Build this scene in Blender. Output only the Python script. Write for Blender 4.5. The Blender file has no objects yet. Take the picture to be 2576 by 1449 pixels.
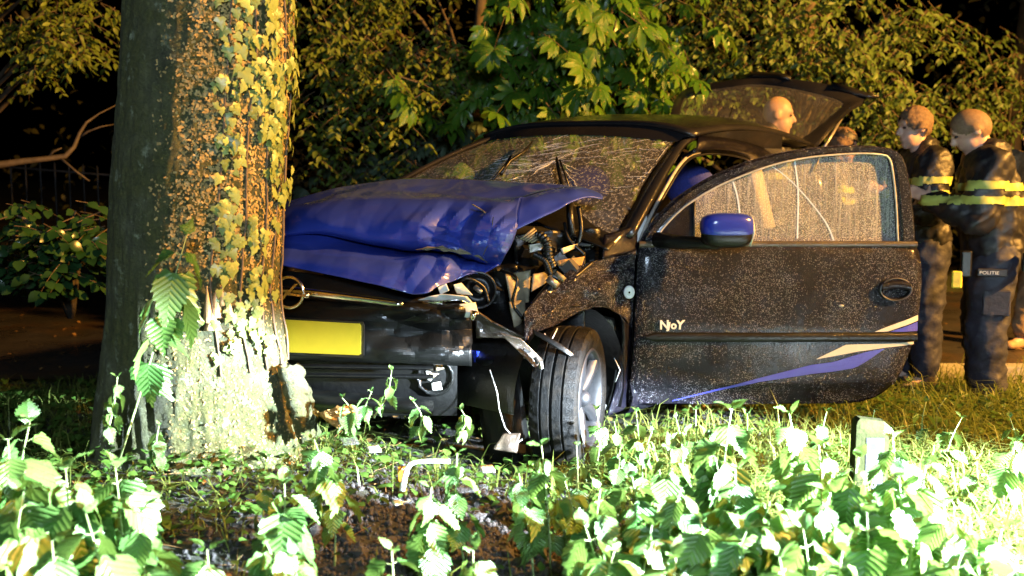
import bpy, bmesh, math, random
from math import radians as R, sin, cos, pi, sqrt, exp
from mathutils import Vector as V, Matrix, noise, Euler

random.seed(7)
S = bpy.context.scene
COL = S.collection

# ------------------------------------------------------------------ camera
CAM_H, PITCH, FPX = 1.22, R(6.415), 2605.0      # focal length in pixels of a 2576 px wide frame
cam_data = bpy.data.cameras.new('camera')
cam = bpy.data.objects.new('camera', cam_data); COL.objects.link(cam)
cam.location = (0, 0, CAM_H)
cam.rotation_euler = (R(90) - PITCH, 0, 0)
cam_data.sensor_width = 36.0
cam_data.lens = FPX / 2576 * 36.0
cam_data.clip_start = 0.05
cam_data.clip_end = 400
cam_data.dof.use_dof = True
cam_data.dof.focus_distance = 4.35
cam_data.dof.aperture_fstop = 2.6
S.camera = cam

# ------------------------------------------------------------------ night sky, street lamp, headlight, fill lamp
w = bpy.data.worlds.new('World'); S.world = w; w.use_nodes = True
nt = w.node_tree; bg = nt.nodes['Background']
sky = nt.nodes.new('ShaderNodeTexSky'); sky.sky_type = 'NISHITA'; sky.sun_disc = False
sky.sun_elevation = R(-4.0); sky.sun_rotation = R(200)
nt.links.new(sky.outputs[0], bg.inputs[0]); bg.inputs[1].default_value = 0.06

sun_d = bpy.data.lights.new('moonlight', 'SUN'); sun_d.energy = 0.03; sun_d.angle = R(25); sun_d.color = (0.92, 1.0, 0.80)
sun = bpy.data.objects.new('moonlight', sun_d); COL.objects.link(sun)
sun.rotation_euler = V((0.75, 1.0, -0.75)).to_track_quat('-Z', 'Y').to_euler()

def spot(name, loc, target, power, size, blend, col, radius):
    d = bpy.data.lights.new(name, 'SPOT'); d.energy = power; d.spot_size = R(size); d.spot_blend = blend
    d.color = col; d.shadow_soft_size = radius
    o = bpy.data.objects.new(name, d); COL.objects.link(o)
    o.location = loc
    o.rotation_euler = (V(target) - V(loc)).to_track_quat('-Z', 'Y').to_euler()
    return o
# sodium street lamp standing on the verge to the right of the picture
spot('street_lamp_light', (8.6, 2.5, 5.0), (0.9, 6.6, 1.4), 18500, 92, 0.3, (1.0, 0.46, 0.085), 0.16)
# dipped headlight of a car parked to the right of the picture: beam with a flat upper cut-off
spot('headlight_beam', (2.75, 1.9, 1.0), (2.75 - 0.998, 1.9 - 0.05, 1.0 - 2.145), 17000, 130, 0.07, (0.72, 0.87, 1.0), 0.06)
# weak cool fill lamp added behind the camera to brighten trunk, bush and bonnet
spot('cool_fill_lamp', (0.5, -2.2, 2.5), (0.2, 5.0, 0.7), 1150, 62, 0.7, (0.62, 0.80, 1.0), 0.35)

vs = S.view_settings
vs.view_transform = 'Standard'; vs.look = 'None'; vs.exposure = 0.0; vs.gamma = 1.0
S.cycles.use_denoising = True
S.cycles.max_bounces = 6; S.cycles.diffuse_bounces = 2; S.cycles.glossy_bounces = 3
S.cycles.transparent_max_bounces = 12; S.cycles.transmission_bounces = 4
S.cycles.sample_clamp_indirect = 4.0
S.cycles.caustics_reflective = False; S.cycles.caustics_refractive = False

# ------------------------------------------------------------------ helpers
CP, SP = cos(PITCH), sin(PITCH)
def at(px, py, Y):
    """point seen at pixel (px, py) of the 2576 x 1449 photograph, on the plane at depth Y"""
    dx = (px - 1288) / FPX; dy = (724 - py) / FPX
    d = V((dx, CP + dy * SP, -SP + dy * CP))
    return V((0, 0, CAM_H)) + d * (Y / d.y)
def topx(p):
    z = p[2] - CAM_H
    d = p[1] * CP - z * SP; u = p[1] * SP + z * CP
    return (1288 + FPX * p[0] / d, 724 - FPX * u / d)
def sstep(a, b, x):
    t = max(0.0, min(1.0, (x - a) / (b - a))); return t * t * (3 - 2 * t)
def lerp(a, b, t): return a + (b - a) * t
def fbm(p, o=4, h=1.0): return noise.fractal(V(p), h, 2.0, o)
def interp(tab, x):
    if x <= tab[0][0]: return tab[0][1]
    for (a, va), (b, vb) in zip(tab, tab[1:]):
        if x <= b: return lerp(va, vb, (x - a) / (b - a))
    return tab[-1][1]

def tag(o, label=None, cat=None, group=None, kind=None):
    if label: o['label'] = label
    if cat: o['category'] = cat
    if group: o['group'] = group
    if kind: o['kind'] = kind
    return o
def empty(name, loc, label=None, cat=None, group=None, rz=0):
    o = bpy.data.objects.new(name, None); COL.objects.link(o)
    o.location = loc; o.rotation_euler = (0, 0, rz); o.empty_display_size = 0.1
    return tag(o, label, cat, group)

class MB:
    def __init__(self): self.v = []; self.f = []; self.m = []
    def add(self, vs, fs, mi=0):
        n = len(self.v); self.v += [tuple(x) for x in vs]
        for f in fs: self.f.append(tuple(i + n for i in f)); self.m.append(mi)
        return self
    def poly(self, pts, mi=0):
        return self.add(pts, [tuple(range(len(pts)))], mi)
    def box(self, c, s, rot=None, mi=0):
        c = V(c); hx, hy, hz = s[0] / 2, s[1] / 2, s[2] / 2
        M = rot if rot is not None else Matrix.Identity(3)
        vs = [c + M @ V((x * hx, y * hy, z * hz)) for x in (-1, 1) for y in (-1, 1) for z in (-1, 1)]
        return self.add(vs, [(0, 1, 3, 2), (4, 6, 7, 5), (0, 4, 5, 1), (2, 3, 7, 6), (0, 2, 6, 4), (1, 5, 7, 3)], mi)
    def tube(self, path, r, n=8, cap=True, mi=0, flat=1.0):
        path = [V(p) for p in path]
        rr = r if isinstance(r, (list, tuple)) else [r] * len(path)
        up = V((0, 0, 1)); base = len(self.v); prev = None
        for i, p in enumerate(path):
            d = (path[min(i + 1, len(path) - 1)] - path[max(i - 1, 0)]).normalized()
            if prev is None:
                a = d.cross(up if abs(d.z) < 0.9 else V((1, 0, 0))).normalized()
            else:
                a = (prev - d * prev.dot(d)).normalized()
            prev = a; b = d.cross(a)
            for k in range(n):
                t = 2 * pi * k / n
                self.v.append(tuple(p + (a * cos(t) + b * sin(t) * flat) * rr[i]))
        for i in range(len(path) - 1):
            for k in range(n):
                q = base + i * n; k2 = (k + 1) % n
                self.f.append((q + k, q + k2, q + n + k2, q + n + k)); self.m.append(mi)
        if cap:
            self.f.append(tuple(base + k for k in reversed(range(n)))); self.m.append(mi)
            q = base + (len(path) - 1) * n
            self.f.append(tuple(q + k for k in range(n))); self.m.append(mi)
        return self
    def grid(self, rows, mi=0, closed=False):
        nr, nc = len(rows), len(rows[0]); n = len(self.v)
        for r in rows: self.v += [tuple(p) for p in r]
        for i in range(nr - 1):
            for j in range(nc if closed else nc - 1):
                j2 = (j + 1) % nc
                self.f.append((n + i * nc + j, n + i * nc + j2, n + (i + 1) * nc + j2, n + (i + 1) * nc + j)); self.m.append(mi)
        return self
    def prism(self, pts, dvec, mi=0):
        """polygon pts extruded by dvec"""
        n = len(pts); d = V(dvec)
        vs = [V(p) for p in pts] + [V(p) + d for p in pts]
        fs = [tuple(range(n)), tuple(range(2 * n - 1, n - 1, -1))]
        fs += [(i, i + n, (i + 1) % n + n, (i + 1) % n) for i in range(n)]
        return self.add(vs, fs, mi)
    def ellipsoid(self, c, r, nu=12, nv=8, rot=None, mi=0):
        c = V(c); M = rot if rot is not None else Matrix.Identity(3)
        rows = []
        for i in range(nv + 1):
            a = -pi / 2 + pi * i / nv
            rows.append([c + M @ V((r[0] * cos(a) * cos(2 * pi * j / nu), r[1] * cos(a) * sin(2 * pi * j / nu), r[2] * sin(a))) for j in range(nu)])
        return self.grid(rows, mi, closed=True)
    def mesh(self, name, org=(0, 0, 0), smooth=True):
        me = bpy.data.meshes.new(name)
        ox, oy, oz = org
        me.from_pydata([(x - ox, y - oy, z - oz) for x, y, z in self.v], [], self.f)
        if any(self.m): me.polygons.foreach_set('material_index', self.m)
        if smooth: me.polygons.foreach_set('use_smooth', [True] * len(me.polygons))
        me.update()
        return me
    def build(self, name, mats, parent=None, org=None, smooth=True, sharp=None, solid=0.0):
        if org is None:
            r = parent
            while r is not None and r.parent is not None: r = r.parent
            org = r.location if r is not None else (0, 0, 0)
        me = self.mesh(name, org, smooth)
        for m in (mats if isinstance(mats, (list, tuple)) else [mats]): me.materials.append(m)
        o = bpy.data.objects.new(name, me); COL.objects.link(o)
        if parent is not None: o.parent = parent
        if solid:
            md = o.modifiers.new('thickness', 'SOLIDIFY'); md.thickness = solid; md.offset = -1
        if sharp is not None and smooth:
            me.set_sharp_from_angle(angle=R(sharp))
        return o
def inst(name, me, parent, loc, rot=None, sc=(1, 1, 1)):
    o = bpy.data.objects.new(name, me); COL.objects.link(o)
    if parent is not None: o.parent = parent
    o.location = loc
    if rot is not None:
        o.rotation_euler = rot.to_euler() if isinstance(rot, Matrix) else rot
    o.scale = sc if not isinstance(sc, (int, float)) else (sc, sc, sc)
    return o
def basis(x, y, z):
    return Matrix(((x[0], y[0], z[0]), (x[1], y[1], z[1]), (x[2], y[2], z[2])))

# ------------------------------------------------------------------ materials
class NT:
    """small shader graph writer"""
    def __init__(self, name):
        self.mat = bpy.data.materials.new(name); self.mat.use_nodes = True
        self.t = self.mat.node_tree; self.b = self.t.nodes['Principled BSDF']; self.out = self.t.nodes['Material Output']
    def n(self, kind, **kw):
        x = self.t.nodes.new('ShaderNode' + kind)
        for k, v in kw.items():
            if k in x.inputs: self.set(x.inputs[k], v)
            else: setattr(x, k, v)
        return x
    def set(self, inp, v):
        if isinstance(v, bpy.types.NodeSocket): self.t.links.new(v, inp)
        elif hasattr(v, 'outputs'): self.t.links.new(v.outputs[0], inp)
        else: inp.default_value = v
    def p(self, **kw):
        for k, v in kw.items():
            self.set(self.b.inputs[k.replace('_', ' ')], v)
    def coord(self, kind='Object', scale=(1, 1, 1), rot=(0, 0, 0)):
        c = self.n('TexCoord'); m = self.n('Mapping')
        self.t.links.new(c.outputs[kind], m.inputs['Vector'])
        m.inputs['Scale'].default_value = scale; m.inputs['Rotation'].default_value = rot
        return m.outputs[0]
    def noise(self, vec, scale, detail=4, rough=0.6):
        x = self.n('TexNoise'); self.set(x.inputs['Vector'], vec)
        x.inputs['Scale'].default_value = scale; x.inputs['Detail'].default_value = detail; x.inputs['Roughness'].default_value = rough
        return x.outputs['Fac']
    def vor(self, vec, scale, out='Distance', feature='F1', rand=1.0):
        x = self.n('TexVoronoi'); x.feature = feature; self.set(x.inputs['Vector'], vec); x.inputs['Scale'].default_value = scale
        x.inputs['Randomness'].default_value = rand
        return x.outputs[out]
    def ramp(self, fac, stops):
        x = self.n('ValToRGB'); self.set(x.inputs[0], fac)
        e = x.color_ramp.elements
        while len(e) < len(stops): e.new(0.5)
        for el, (p, c) in zip(e, stops):
            el.position = p; el.color = c if len(c) == 4 else (*c, 1)
        return x.outputs[0]
    def mix(self, fac, a, b, blend='MIX'):
        x = self.n('Mix', data_type='RGBA', blend_type=blend)
        self.set(x.inputs[0], fac); self.set(x.inputs[6], a if not isinstance(a, tuple) or len(a) == 4 else (*a, 1))
        self.set(x.inputs[7], b if not isinstance(b, tuple) or len(b) == 4 else (*b, 1))
        return x.outputs[2]
    def math(self, op, a, b=None, clamp=False):
        x = self.n('Math', operation=op, use_clamp=clamp); self.set(x.inputs[0], a)
        if b is not None: self.set(x.inputs[1], b)
        return x.outputs[0]
    def bump(self, h, strength=0.5, dist=0.01, normal=None):
        x = self.n('Bump'); self.set(x.inputs['Height'], h); x.inputs['Strength'].default_value = strength; x.inputs['Distance'].default_value = dist
        if normal is not None: self.set(x.inputs['Normal'], normal)
        return x.outputs[0]
def rgba(c): return (c[0], c[1], c[2], 1)

def simple(name, col, rough=0.5, metal=0.0, var=0.25, scale=25, bump=0.0, spec=0.5, coat=0.0, bscale=None):
    m = NT(name); v = m.coord()
    nz = m.noise(v, scale, 5)
    dark = tuple(c * (1 - var) for c in col); lite = tuple(min(1, c * (1 + var)) for c in col)
    m.p(Base_Color=m.ramp(nz, [(0.3, dark), (0.7, lite)]), Roughness=rough, Metallic=metal)
    m.b.inputs['Specular IOR Level'].default_value = spec
    m.b.inputs['Coat Weight'].default_value = coat
    if bump: m.p(Normal=m.bump(m.noise(v, bscale or scale * 2, 4), bump, 0.01))
    return m.mat

def leafmat(name, col, alt, rough=0.42, trans=0.3, vein=60.0, spot_col=None, spec=0.5, sheen=0.0):
    """leaf: colour differs from plant to plant and within the blade; side veins as fine relief"""
    m = NT(name)
    oi = m.n('ObjectInfo'); v = m.coord()
    pos = m.n('NewGeometry')
    nz = m.noise(pos.outputs['Position'], 9.0, 3)
    f = m.math('ADD', m.math('MULTIPLY', oi.outputs['Random'], 0.6), m.math('MULTIPLY', nz, 0.5))
    c = m.ramp(f, [(0.15, col), (0.85, alt)])
    if spot_col: c = m.mix(m.ramp(m.noise(pos.outputs['Position'], 55.0, 2), [(0.62, (0, 0, 0)), (0.72, (1, 1, 1))]), c, spot_col)
    m.p(Base_Color=c, Roughness=rough); m.b.inputs['Specular IOR Level'].default_value = spec
    m.b.inputs['Sheen Weight'].default_value = sheen
    if vein:
        # chevron side veins in the blade's own coordinates (x along midrib)
        sx = m.n('SeparateXYZ'); m.set(sx.inputs[0], v)
        ph = m.math('SUBTRACT', sx.outputs[0], m.math('MULTIPLY', m.math('ABSOLUTE', sx.outputs[1]), 0.9))
        wv = m.math('ABSOLUTE', m.math('SINE', m.math('MULTIPLY', ph, vein)))
        nrm = m.bump(wv, 0.55, 0.004, m.bump(m.noise(v, 40, 2), 0.3, 0.004))
        m.p(Normal=nrm)
    else: nrm = None
    tr = m.n('BsdfTranslucent'); m.set(tr.inputs[0], m.mix(0.5, c, (0.20, 0.30, 0.05)))
    if nrm is not None: m.set(tr.inputs['Normal'], nrm)
    ms = m.n('MixShader'); ms.inputs[0].default_value = trans
    m.t.links.new(m.b.outputs[0], ms.inputs[1]); m.t.links.new(tr.outputs[0], ms.inputs[2])
    m.t.links.new(ms.outputs[0], m.out.inputs[0])
    return m.mat

M = {}
M['nettle'] = leafmat('nettle_leaf', (0.034, 0.115, 0.022), (0.105, 0.195, 0.040), 0.40, 0.20, 26.0, spec=0.6)
M['nettle_stem'] = simple('nettle_stem', (0.20, 0.27, 0.10), 0.5)
M['ivy'] = leafmat('ivy_leaf', (0.08, 0.12, 0.03), (0.30, 0.36, 0.10), 0.38, 0.15, 0)
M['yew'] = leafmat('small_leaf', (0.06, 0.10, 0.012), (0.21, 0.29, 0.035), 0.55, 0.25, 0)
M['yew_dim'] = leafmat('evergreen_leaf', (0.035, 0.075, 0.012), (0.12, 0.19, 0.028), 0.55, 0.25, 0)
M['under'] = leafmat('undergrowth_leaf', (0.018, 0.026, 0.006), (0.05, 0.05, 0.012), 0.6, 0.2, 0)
M['bronze'] = leafmat('bronze_leaf', (0.12, 0.075, 0.018), (0.20, 0.12, 0.03), 0.6, 0.2, 0)
M['blue_leaf'] = leafmat('bluish_leaf', (0.045, 0.085, 0.05), (0.085, 0.13, 0.07), 0.55, 0.2, 0)
M['chestnut'] = leafmat('chestnut_leaf', (0.04, 0.14, 0.012), (0.10, 0.22, 0.022), 0.32, 0.3, 42.0, (0.42, 0.28, 0.05))
M['bush'] = leafmat('bush_leaf', (0.012, 0.05, 0.014), (0.03, 0.08, 0.025), 0.25, 0.2, 0)
M['grass'] = leafmat('grass_blade', (0.05, 0.10, 0.014), (0.17, 0.20, 0.04), 0.5, 0.3, 0)
M['cover'] = leafmat('ground_leaf', (0.035, 0.10, 0.014), (0.12, 0.18, 0.03), 0.42, 0.3, 0)
M['litter'] = leafmat('dead_leaf', (0.12, 0.06, 0.02), (0.34, 0.19, 0.06), 0.6, 0.1, 0)
M['twig'] = simple('twig_bark', (0.13, 0.09, 0.05), 0.7, bump=0.4)
M['branch'] = simple('branch_bark', (0.07, 0.055, 0.04), 0.7, var=0.4, scale=14, bump=0.5)
M['trunkbg'] = simple('dark_bark', (0.09, 0.07, 0.045), 0.85, var=0.4, scale=10, bump=0.6)

# soil / verge
m = NT('verge_soil'); v = m.coord()
c = m.ramp(m.noise(v, 7, 8, 0.7), [(0.3, (0.010, 0.009, 0.010)), (0.5, (0.022, 0.020, 0.020)), (0.68, (0.048, 0.043, 0.042))])
c = m.mix(m.ramp(m.noise(v, 2.2, 5), [(0.45, (0, 0, 0)), (0.62, (1, 1, 1))]), c, (0.045, 0.055, 0.018))
m.p(Base_Color=c, Roughness=m.ramp(m.noise(v, 12, 4), [(0.3, (0.45,) * 3), (0.7, (0.85,) * 3)]))
m.p(Normal=m.bump(m.noise(v, 60, 8, 0.75), 0.9, 0.03)); M['soil'] = m.mat
m = NT('soil_clod'); v = m.coord()
m.p(Base_Color=m.ramp(m.noise(v, 22, 6, 0.7), [(0.3, (0.014, 0.012, 0.012)), (0.7, (0.06, 0.054, 0.052))]), Roughness=0.55)
m.p(Normal=m.bump(m.noise(v, 120, 5, 0.7), 0.8, 0.01)); M['clod'] = m.mat
m = NT('wet_asphalt'); v = m.coord()
c = m.ramp(m.noise(v, 160, 3), [(0.3, (0.018, 0.017, 0.016)), (0.7, (0.055, 0.05, 0.045))])
c = m.mix(m.ramp(m.noise(v, 1.6, 6), [(0.5, (0, 0, 0)), (0.7, (1, 1, 1))]), c, (0.075, 0.045, 0.022))
m.p(Base_Color=c, Roughness=m.ramp(m.noise(v, 3, 5), [(0.35, (0.22,) * 3), (0.65, (0.55,) * 3)]))
m.p(Normal=m.bump(m.noise(v, 220, 3), 0.5, 0.006)); M['asphalt'] = m.mat
M['concrete'] = simple('kerb_concrete', (0.30, 0.29, 0.27), 0.8, var=0.3, scale=14, bump=0.4)

# bark with moss
m = NT('mossy_bark'); v = m.coord()
grey = m.ramp(m.noise(v, 9, 8, 0.7), [(0.30, (0.035, 0.036, 0.02)), (0.52, (0.11, 0.115, 0.06)), (0.72, (0.25, 0.26, 0.15))])
moss = m.ramp(m.noise(v, 38, 6, 0.7), [(0.3, (0.040, 0.050, 0.012)), (0.7, (0.125, 0.125, 0.03))])
mk = m.ramp(m.noise(v, 3.4, 7, 0.62), [(0.36, (0, 0, 0)), (0.56, (1, 1, 1))])
c = m.mix(mk, grey, moss)
lich = m.ramp(m.noise(v, 15, 6, 0.7), [(0.58, (0, 0, 0)), (0.68, (1, 1, 1))])
c = m.mix(m.math('MULTIPLY', lich, 0.8), c, (0.34, 0.38, 0.24))
m.p(Base_Color=c, Roughness=0.85)
hb = m.math('ADD', m.noise(v, 55, 8, 0.75), m.math('MULTIPLY', m.noise(v, 14, 4), 1.2))
m.p(Normal=m.bump(hb, 1.0, 0.035)); M['bark'] = m.mat
m = NT('crusty_moss'); v = m.coord()
m.p(Base_Color=m.ramp(m.noise(v, 26, 6, 0.7), [(0.3, (0.14, 0.10, 0.03)), (0.55, (0.36, 0.25, 0.085)), (0.75, (0.52, 0.42, 0.22))]), Roughness=0.9)
M['moss'] = m.mat
m = NT('fresh_wood'); v = m.coord(scale=(1, 1, 0.12))
m.p(Base_Color=m.ramp(m.noise(v, 55, 5), [(0.3, (0.42, 0.24, 0.10)), (0.7, (0.75, 0.55, 0.30))]), Roughness=0.7, Normal=m.bump(m.noise(v, 70, 4), 0.7, 0.01))
M['wood'] = m.mat
m = NT('chipped_wood'); v = m.coord(scale=(1, 1, 0.3))
m.p(Base_Color=m.ramp(m.noise(v, 30, 5), [(0.3, (0.32, 0.15, 0.035)), (0.7, (0.62, 0.36, 0.11))]), Roughness=0.7, Normal=m.bump(m.noise(v, 40, 4), 0.7, 0.01))
M['chip'] = m.mat

# car paint wet with rain: beads of water as relief
def paint(name, col, beads=1.0, rough=0.30, metal=0.0, dirt=0.25, dirt_col=(0.10, 0.085, 0.06), coat=0.9, crough=0.16, bs=150, spec=0.12):
    m = NT(name); v = m.coord()
    geo = m.n('NewGeometry'); pos = geo.outputs['Position']
    c = m.mix(m.math('MULTIPLY', m.ramp(m.noise(pos, 5.0, 6, 0.65), [(0.50, (0, 0, 0)), (0.72, (1, 1, 1))]), dirt), col, dirt_col)
    d1 = m.vor(pos, bs); d2 = m.vor(pos, bs * 2.3)
    h = m.math('MAXIMUM', m.math('SUBTRACT', 0.42, d1), 0.0)
    h2 = m.math('MULTIPLY', m.math('MAXIMUM', m.math('SUBTRACT', 0.40, d2), 0.0), 0.5)
    gate = m.ramp(m.noise(pos, 11.0, 4), [(0.36, (0.15,) * 3), (0.58, (1,) * 3)])
    hh = m.math('MULTIPLY', m.math('ADD', h, h2), gate)
    nr = m.bump(hh, min(1.0, beads), 0.010 * beads)
    m.p(Base_Color=c, Roughness=rough + .22, Metallic=metal, Normal=nr)
    m.b.inputs['Specular IOR Level'].default_value = spec
    m.b.inputs['Coat Weight'].default_value = coat; m.b.inputs['Coat Roughness'].default_value = crough
    m.p(Coat_Normal=nr)
    return m.mat
M['black_paint'] = paint('black_car_paint', (0.0032, 0.0028, 0.0062), 0.8, 0.32, 0.0, 0.03, coat=0.42, crough=0.12, bs=165, spec=0.04)
M['dark_paint'] = paint('black_roof_paint', (0.010, 0.010, 0.012), 0.35, 0.25, 0.0, 0.1)
M['blue_paint'] = paint('blue_car_paint', (0.030, 0.055, 0.36), 0.14, 0.16, 0.0, 0.10, (0.16, 0.13, 0.06), 1.0, 0.07, 110, 0.3)
M['blue_bare'] = paint('blue_mirror_paint', (0.012, 0.025, 0.30), 0.25, 0.3, 0.0, 0.0)
M['decal_blue'] = paint('blue_decal', (0.05, 0.06, 0.50), 0.6, 0.35, 0.0, 0.1)
M['decal_white'] = paint('pale_decal', (0.50, 0.49, 0.47), 0.6, 0.4, 0.0, 0.2)
M['drop'] = simple('water_bead', (0.11, 0.105, 0.13), 0.16, var=0.05, spec=0.9)  # pale grey colour stands in for the light that clear drops refract
M['plastic'] = simple('black_plastic', (0.004, 0.004, 0.004), 0.38, var=0.4, bump=0.25)
M['plastic_wet'] = paint('wet_black_plastic', (0.002, 0.0022, 0.002), 0.5, 0.40, 0, 0.15, (0.006, 0.007, 0.003), 0.35)
m = NT('tyre_rubber'); v = m.coord()
mud = m.ramp(m.noise(v, 16, 7, 0.7), [(0.48, (0, 0, 0)), (0.66, (1, 1, 1))])
m.p(Base_Color=m.mix(mud, m.ramp(m.noise(v, 60, 4), [(0.3, (0.0022, 0.0022, 0.0024)), (0.7, (0.005, 0.005, 0.005))]), (0.014, 0.011, 0.008)), Roughness=m.ramp(m.noise(v, 30, 4), [(0.3, (0.35,) * 3), (0.7, (0.75,) * 3)]))
m.p(Normal=m.bump(m.noise(v, 90, 6, 0.7), 0.6, 0.01)); m.b.inputs['Specular IOR Level'].default_value = 0.2; M['rubber'] = m.mat
M['alloy'] = simple('dirty_alloy', (0.011, 0.011, 0.013), 0.45, 0.0, var=0.2, bump=0.1)
M['chrome'] = simple('chrome_trim', (0.72, 0.70, 0.66), 0.16, 1.0, var=0.15, scale=9, bump=0.08)
M['steel'] = simple('scraped_steel', (0.33, 0.31, 0.28), 0.42, 0.7, var=0.45, scale=30, bump=0.3)
M['primer'] = simple('torn_inner_panel', (0.20, 0.17, 0.11), 0.5, 0.1, var=0.45, scale=18, bump=0.3)
M['brown_plastic'] = paint('muddy_plastic', (0.040, 0.030, 0.022), 0.7, 0.45, 0, 0.5, (0.12, 0.09, 0.05))
M['lamp_white'] = simple('headlight_shell', (0.66, 0.66, 0.58), 0.3, 0.0, var=0.2, spec=0.7)
M['plate'] = simple('yellow_plate', (0.60, 0.43, 0.016), 0.55, var=0.04)
M['amber'] = simple('amber_lens', (0.7, 0.28, 0.03), 0.2)
M['seatblue'] = simple('blue_seat_cloth', (0.02, 0.03, 0.20), 0.85, bump=0.4, scale=80)
M['seatgrey'] = simple('grey_seat_cloth', (0.12, 0.11, 0.10), 0.85, bump=0.4, scale=80)
M['lining'] = simple('beige_headlining', (0.42, 0.38, 0.32), 0.8, var=0.1, bump=0.2)
M['dash'] = simple('dark_dashboard', (0.05, 0.048, 0.045), 0.6, bump=0.3)
M['seal'] = simple('door_seal', (0.40, 0.38, 0.34), 0.38, 0.3, var=0.3, bump=0.3)
M['white'] = simple('white_plastic', (0.75, 0.76, 0.76), 0.35, var=0.08)
M['airbag'] = simple('white_airbag_cloth', (0.72, 0.70, 0.66), 0.8, var=0.1, bump=0.4)

def glass(name, tint, drops, streak=0.0, base=0.06, bs=95):
    """see-through pane; beads and smears of rain scatter the light"""
    m = NT(name); geo = m.n('NewGeometry'); pos = geo.outputs['Position']
    d1 = m.vor(pos, bs); d2 = m.vor(pos, bs * 2.2)
    k = m.math('ADD', m.ramp(d1, [(0.26, (1,) * 3), (0.42, (0,) * 3)]), m.math('MULTIPLY', m.ramp(d2, [(0.24, (1,) * 3), (0.40, (0,) * 3)]), 0.8), True)
    gate = m.ramp(m.noise(pos, 7, 5, 0.65), [(0.30, (0.25,) * 3), (0.62, (1,) * 3)])
    k = m.math('MULTIPLY', m.math('MULTIPLY', k, gate), drops)
    mp = m.n('Mapping'); m.set(mp.inputs['Vector'], pos); mp.inputs['Scale'].default_value = (26, 26, 1.4); mp.inputs['Rotation'].default_value = (0, R(24), 0)
    st = m.ramp(m.noise(mp.outputs[0], 3.0, 5, 0.7), [(0.50, (0,) * 3), (0.70, (1,) * 3)])
    k = m.math('ADD', k, m.math('MULTIPLY', st, streak), True)
    k = m.math('ADD', k, base, True)
    h = m.math('ADD', m.math('MAXIMUM', m.math('SUBTRACT', 0.42, d1), 0.0), m.math('MULTIPLY', st, 0.3))
    nr = m.bump(h, 0.8, 0.008)
    m.p(Base_Color=(0.62, 0.62, 0.62, 1), Roughness=0.25, Normal=nr)
    m.b.inputs['Specular IOR Level'].default_value = 0.8
    tr = m.n('BsdfTransparent'); tr.inputs[0].default_value = rgba(tint)
    gl = m.n('BsdfGlossy'); gl.inputs['Roughness'].default_value = 0.04; gl.inputs[0].default_value = (1, 1, 1, 1)
    fr = m.n('LayerWeight'); sch = m.math('ADD', m.math('MULTIPLY', m.math('POWER', fr.outputs['Facing'], 5.0), 0.9), 0.05)
    m1 = m.n('MixShader'); m.set(m1.inputs[0], sch)
    m.t.links.new(tr.outputs[0], m1.inputs[1]); m.t.links.new(gl.outputs[0], m1.inputs[2])
    tl = m.n('BsdfTranslucent'); tl.inputs[0].default_value = (0.5, 0.5, 0.5, 1)
    m2 = m.n('MixShader'); m2.inputs[0].default_value = 0.35
    m.t.links.new(m.b.outputs[0], m2.inputs[1]); m.t.links.new(tl.outputs[0], m2.inputs[2])
    m3 = m.n('MixShader'); m.set(m3.inputs[0], k)
    m.t.links.new(m1.outputs[0], m3.inputs[1]); m.t.links.new(m2.outputs[0], m3.inputs[2])
    m.t.links.new(m3.outputs[0], m.out.inputs[0])
    return m.mat
M['glass_door'] = glass('rainy_door_glass', (0.80, 0.82, 0.84), 0.8, 0.35, 0.30, 150)
M['glass_screen'] = glass('wet_windscreen', (0.80, 0.82, 0.84), 0.10, 0.75, 0.09, 140)
M['glass_rear'] = glass('rear_window_glass', (0.80, 0.80, 0.82), 0.25, 0.06, 0.05, 130)
M['crack'] = simple('glass_crack', (0.75, 0.78, 0.80), 0.25, var=0.1)

# people
M['skin'] = simple('skin', (0.52, 0.33, 0.24), 0.5, var=0.10, scale=18, bump=0.15)
M['hair'] = simple('short_hair', (0.13, 0.08, 0.045), 0.7, var=0.4, scale=60, bump=0.6)
M['buzz'] = simple('buzzed_hair', (0.15, 0.095, 0.055), 0.7, var=0.3, scale=80, bump=0.3)
M['jacket'] = simple('black_rain_jacket', (0.008, 0.008, 0.011), 0.52, var=0.4, scale=12, bump=0.35, bscale=30)
M['trousers'] = simple('navy_work_trousers', (0.016, 0.018, 0.034), 0.65, var=0.3, scale=14, bump=0.4, bscale=34)
M['tan'] = simple('tan_trousers', (0.30, 0.21, 0.12), 0.8, var=0.25, bump=0.4)
M['boot'] = simple('black_boot', (0.025, 0.02, 0.018), 0.4, var=0.3, bump=0.4)
M['tanboot'] = simple('tan_boot', (0.34, 0.22, 0.12), 0.6, var=0.3, bump=0.4)
M['band'] = simple('reflective_band', (0.36, 0.40, 0.09), 0.5, var=0.10, scale=30)
M['yellow'] = simple('yellow_device', (0.75, 0.62, 0.05), 0.45)
M['iron'] = simple('iron_railing', (0.05, 0.05, 0.05), 0.55, 0.6, var=0.4, bump=0.3)
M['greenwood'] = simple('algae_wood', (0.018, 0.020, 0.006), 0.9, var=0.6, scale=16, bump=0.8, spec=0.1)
M['reflector'] = simple('dark_reflector', (0.004, 0.005, 0.006), 0.4)
M['glint'] = simple('reflector_bead', (0.12, 0.13, 0.13), 0.3)
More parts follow.
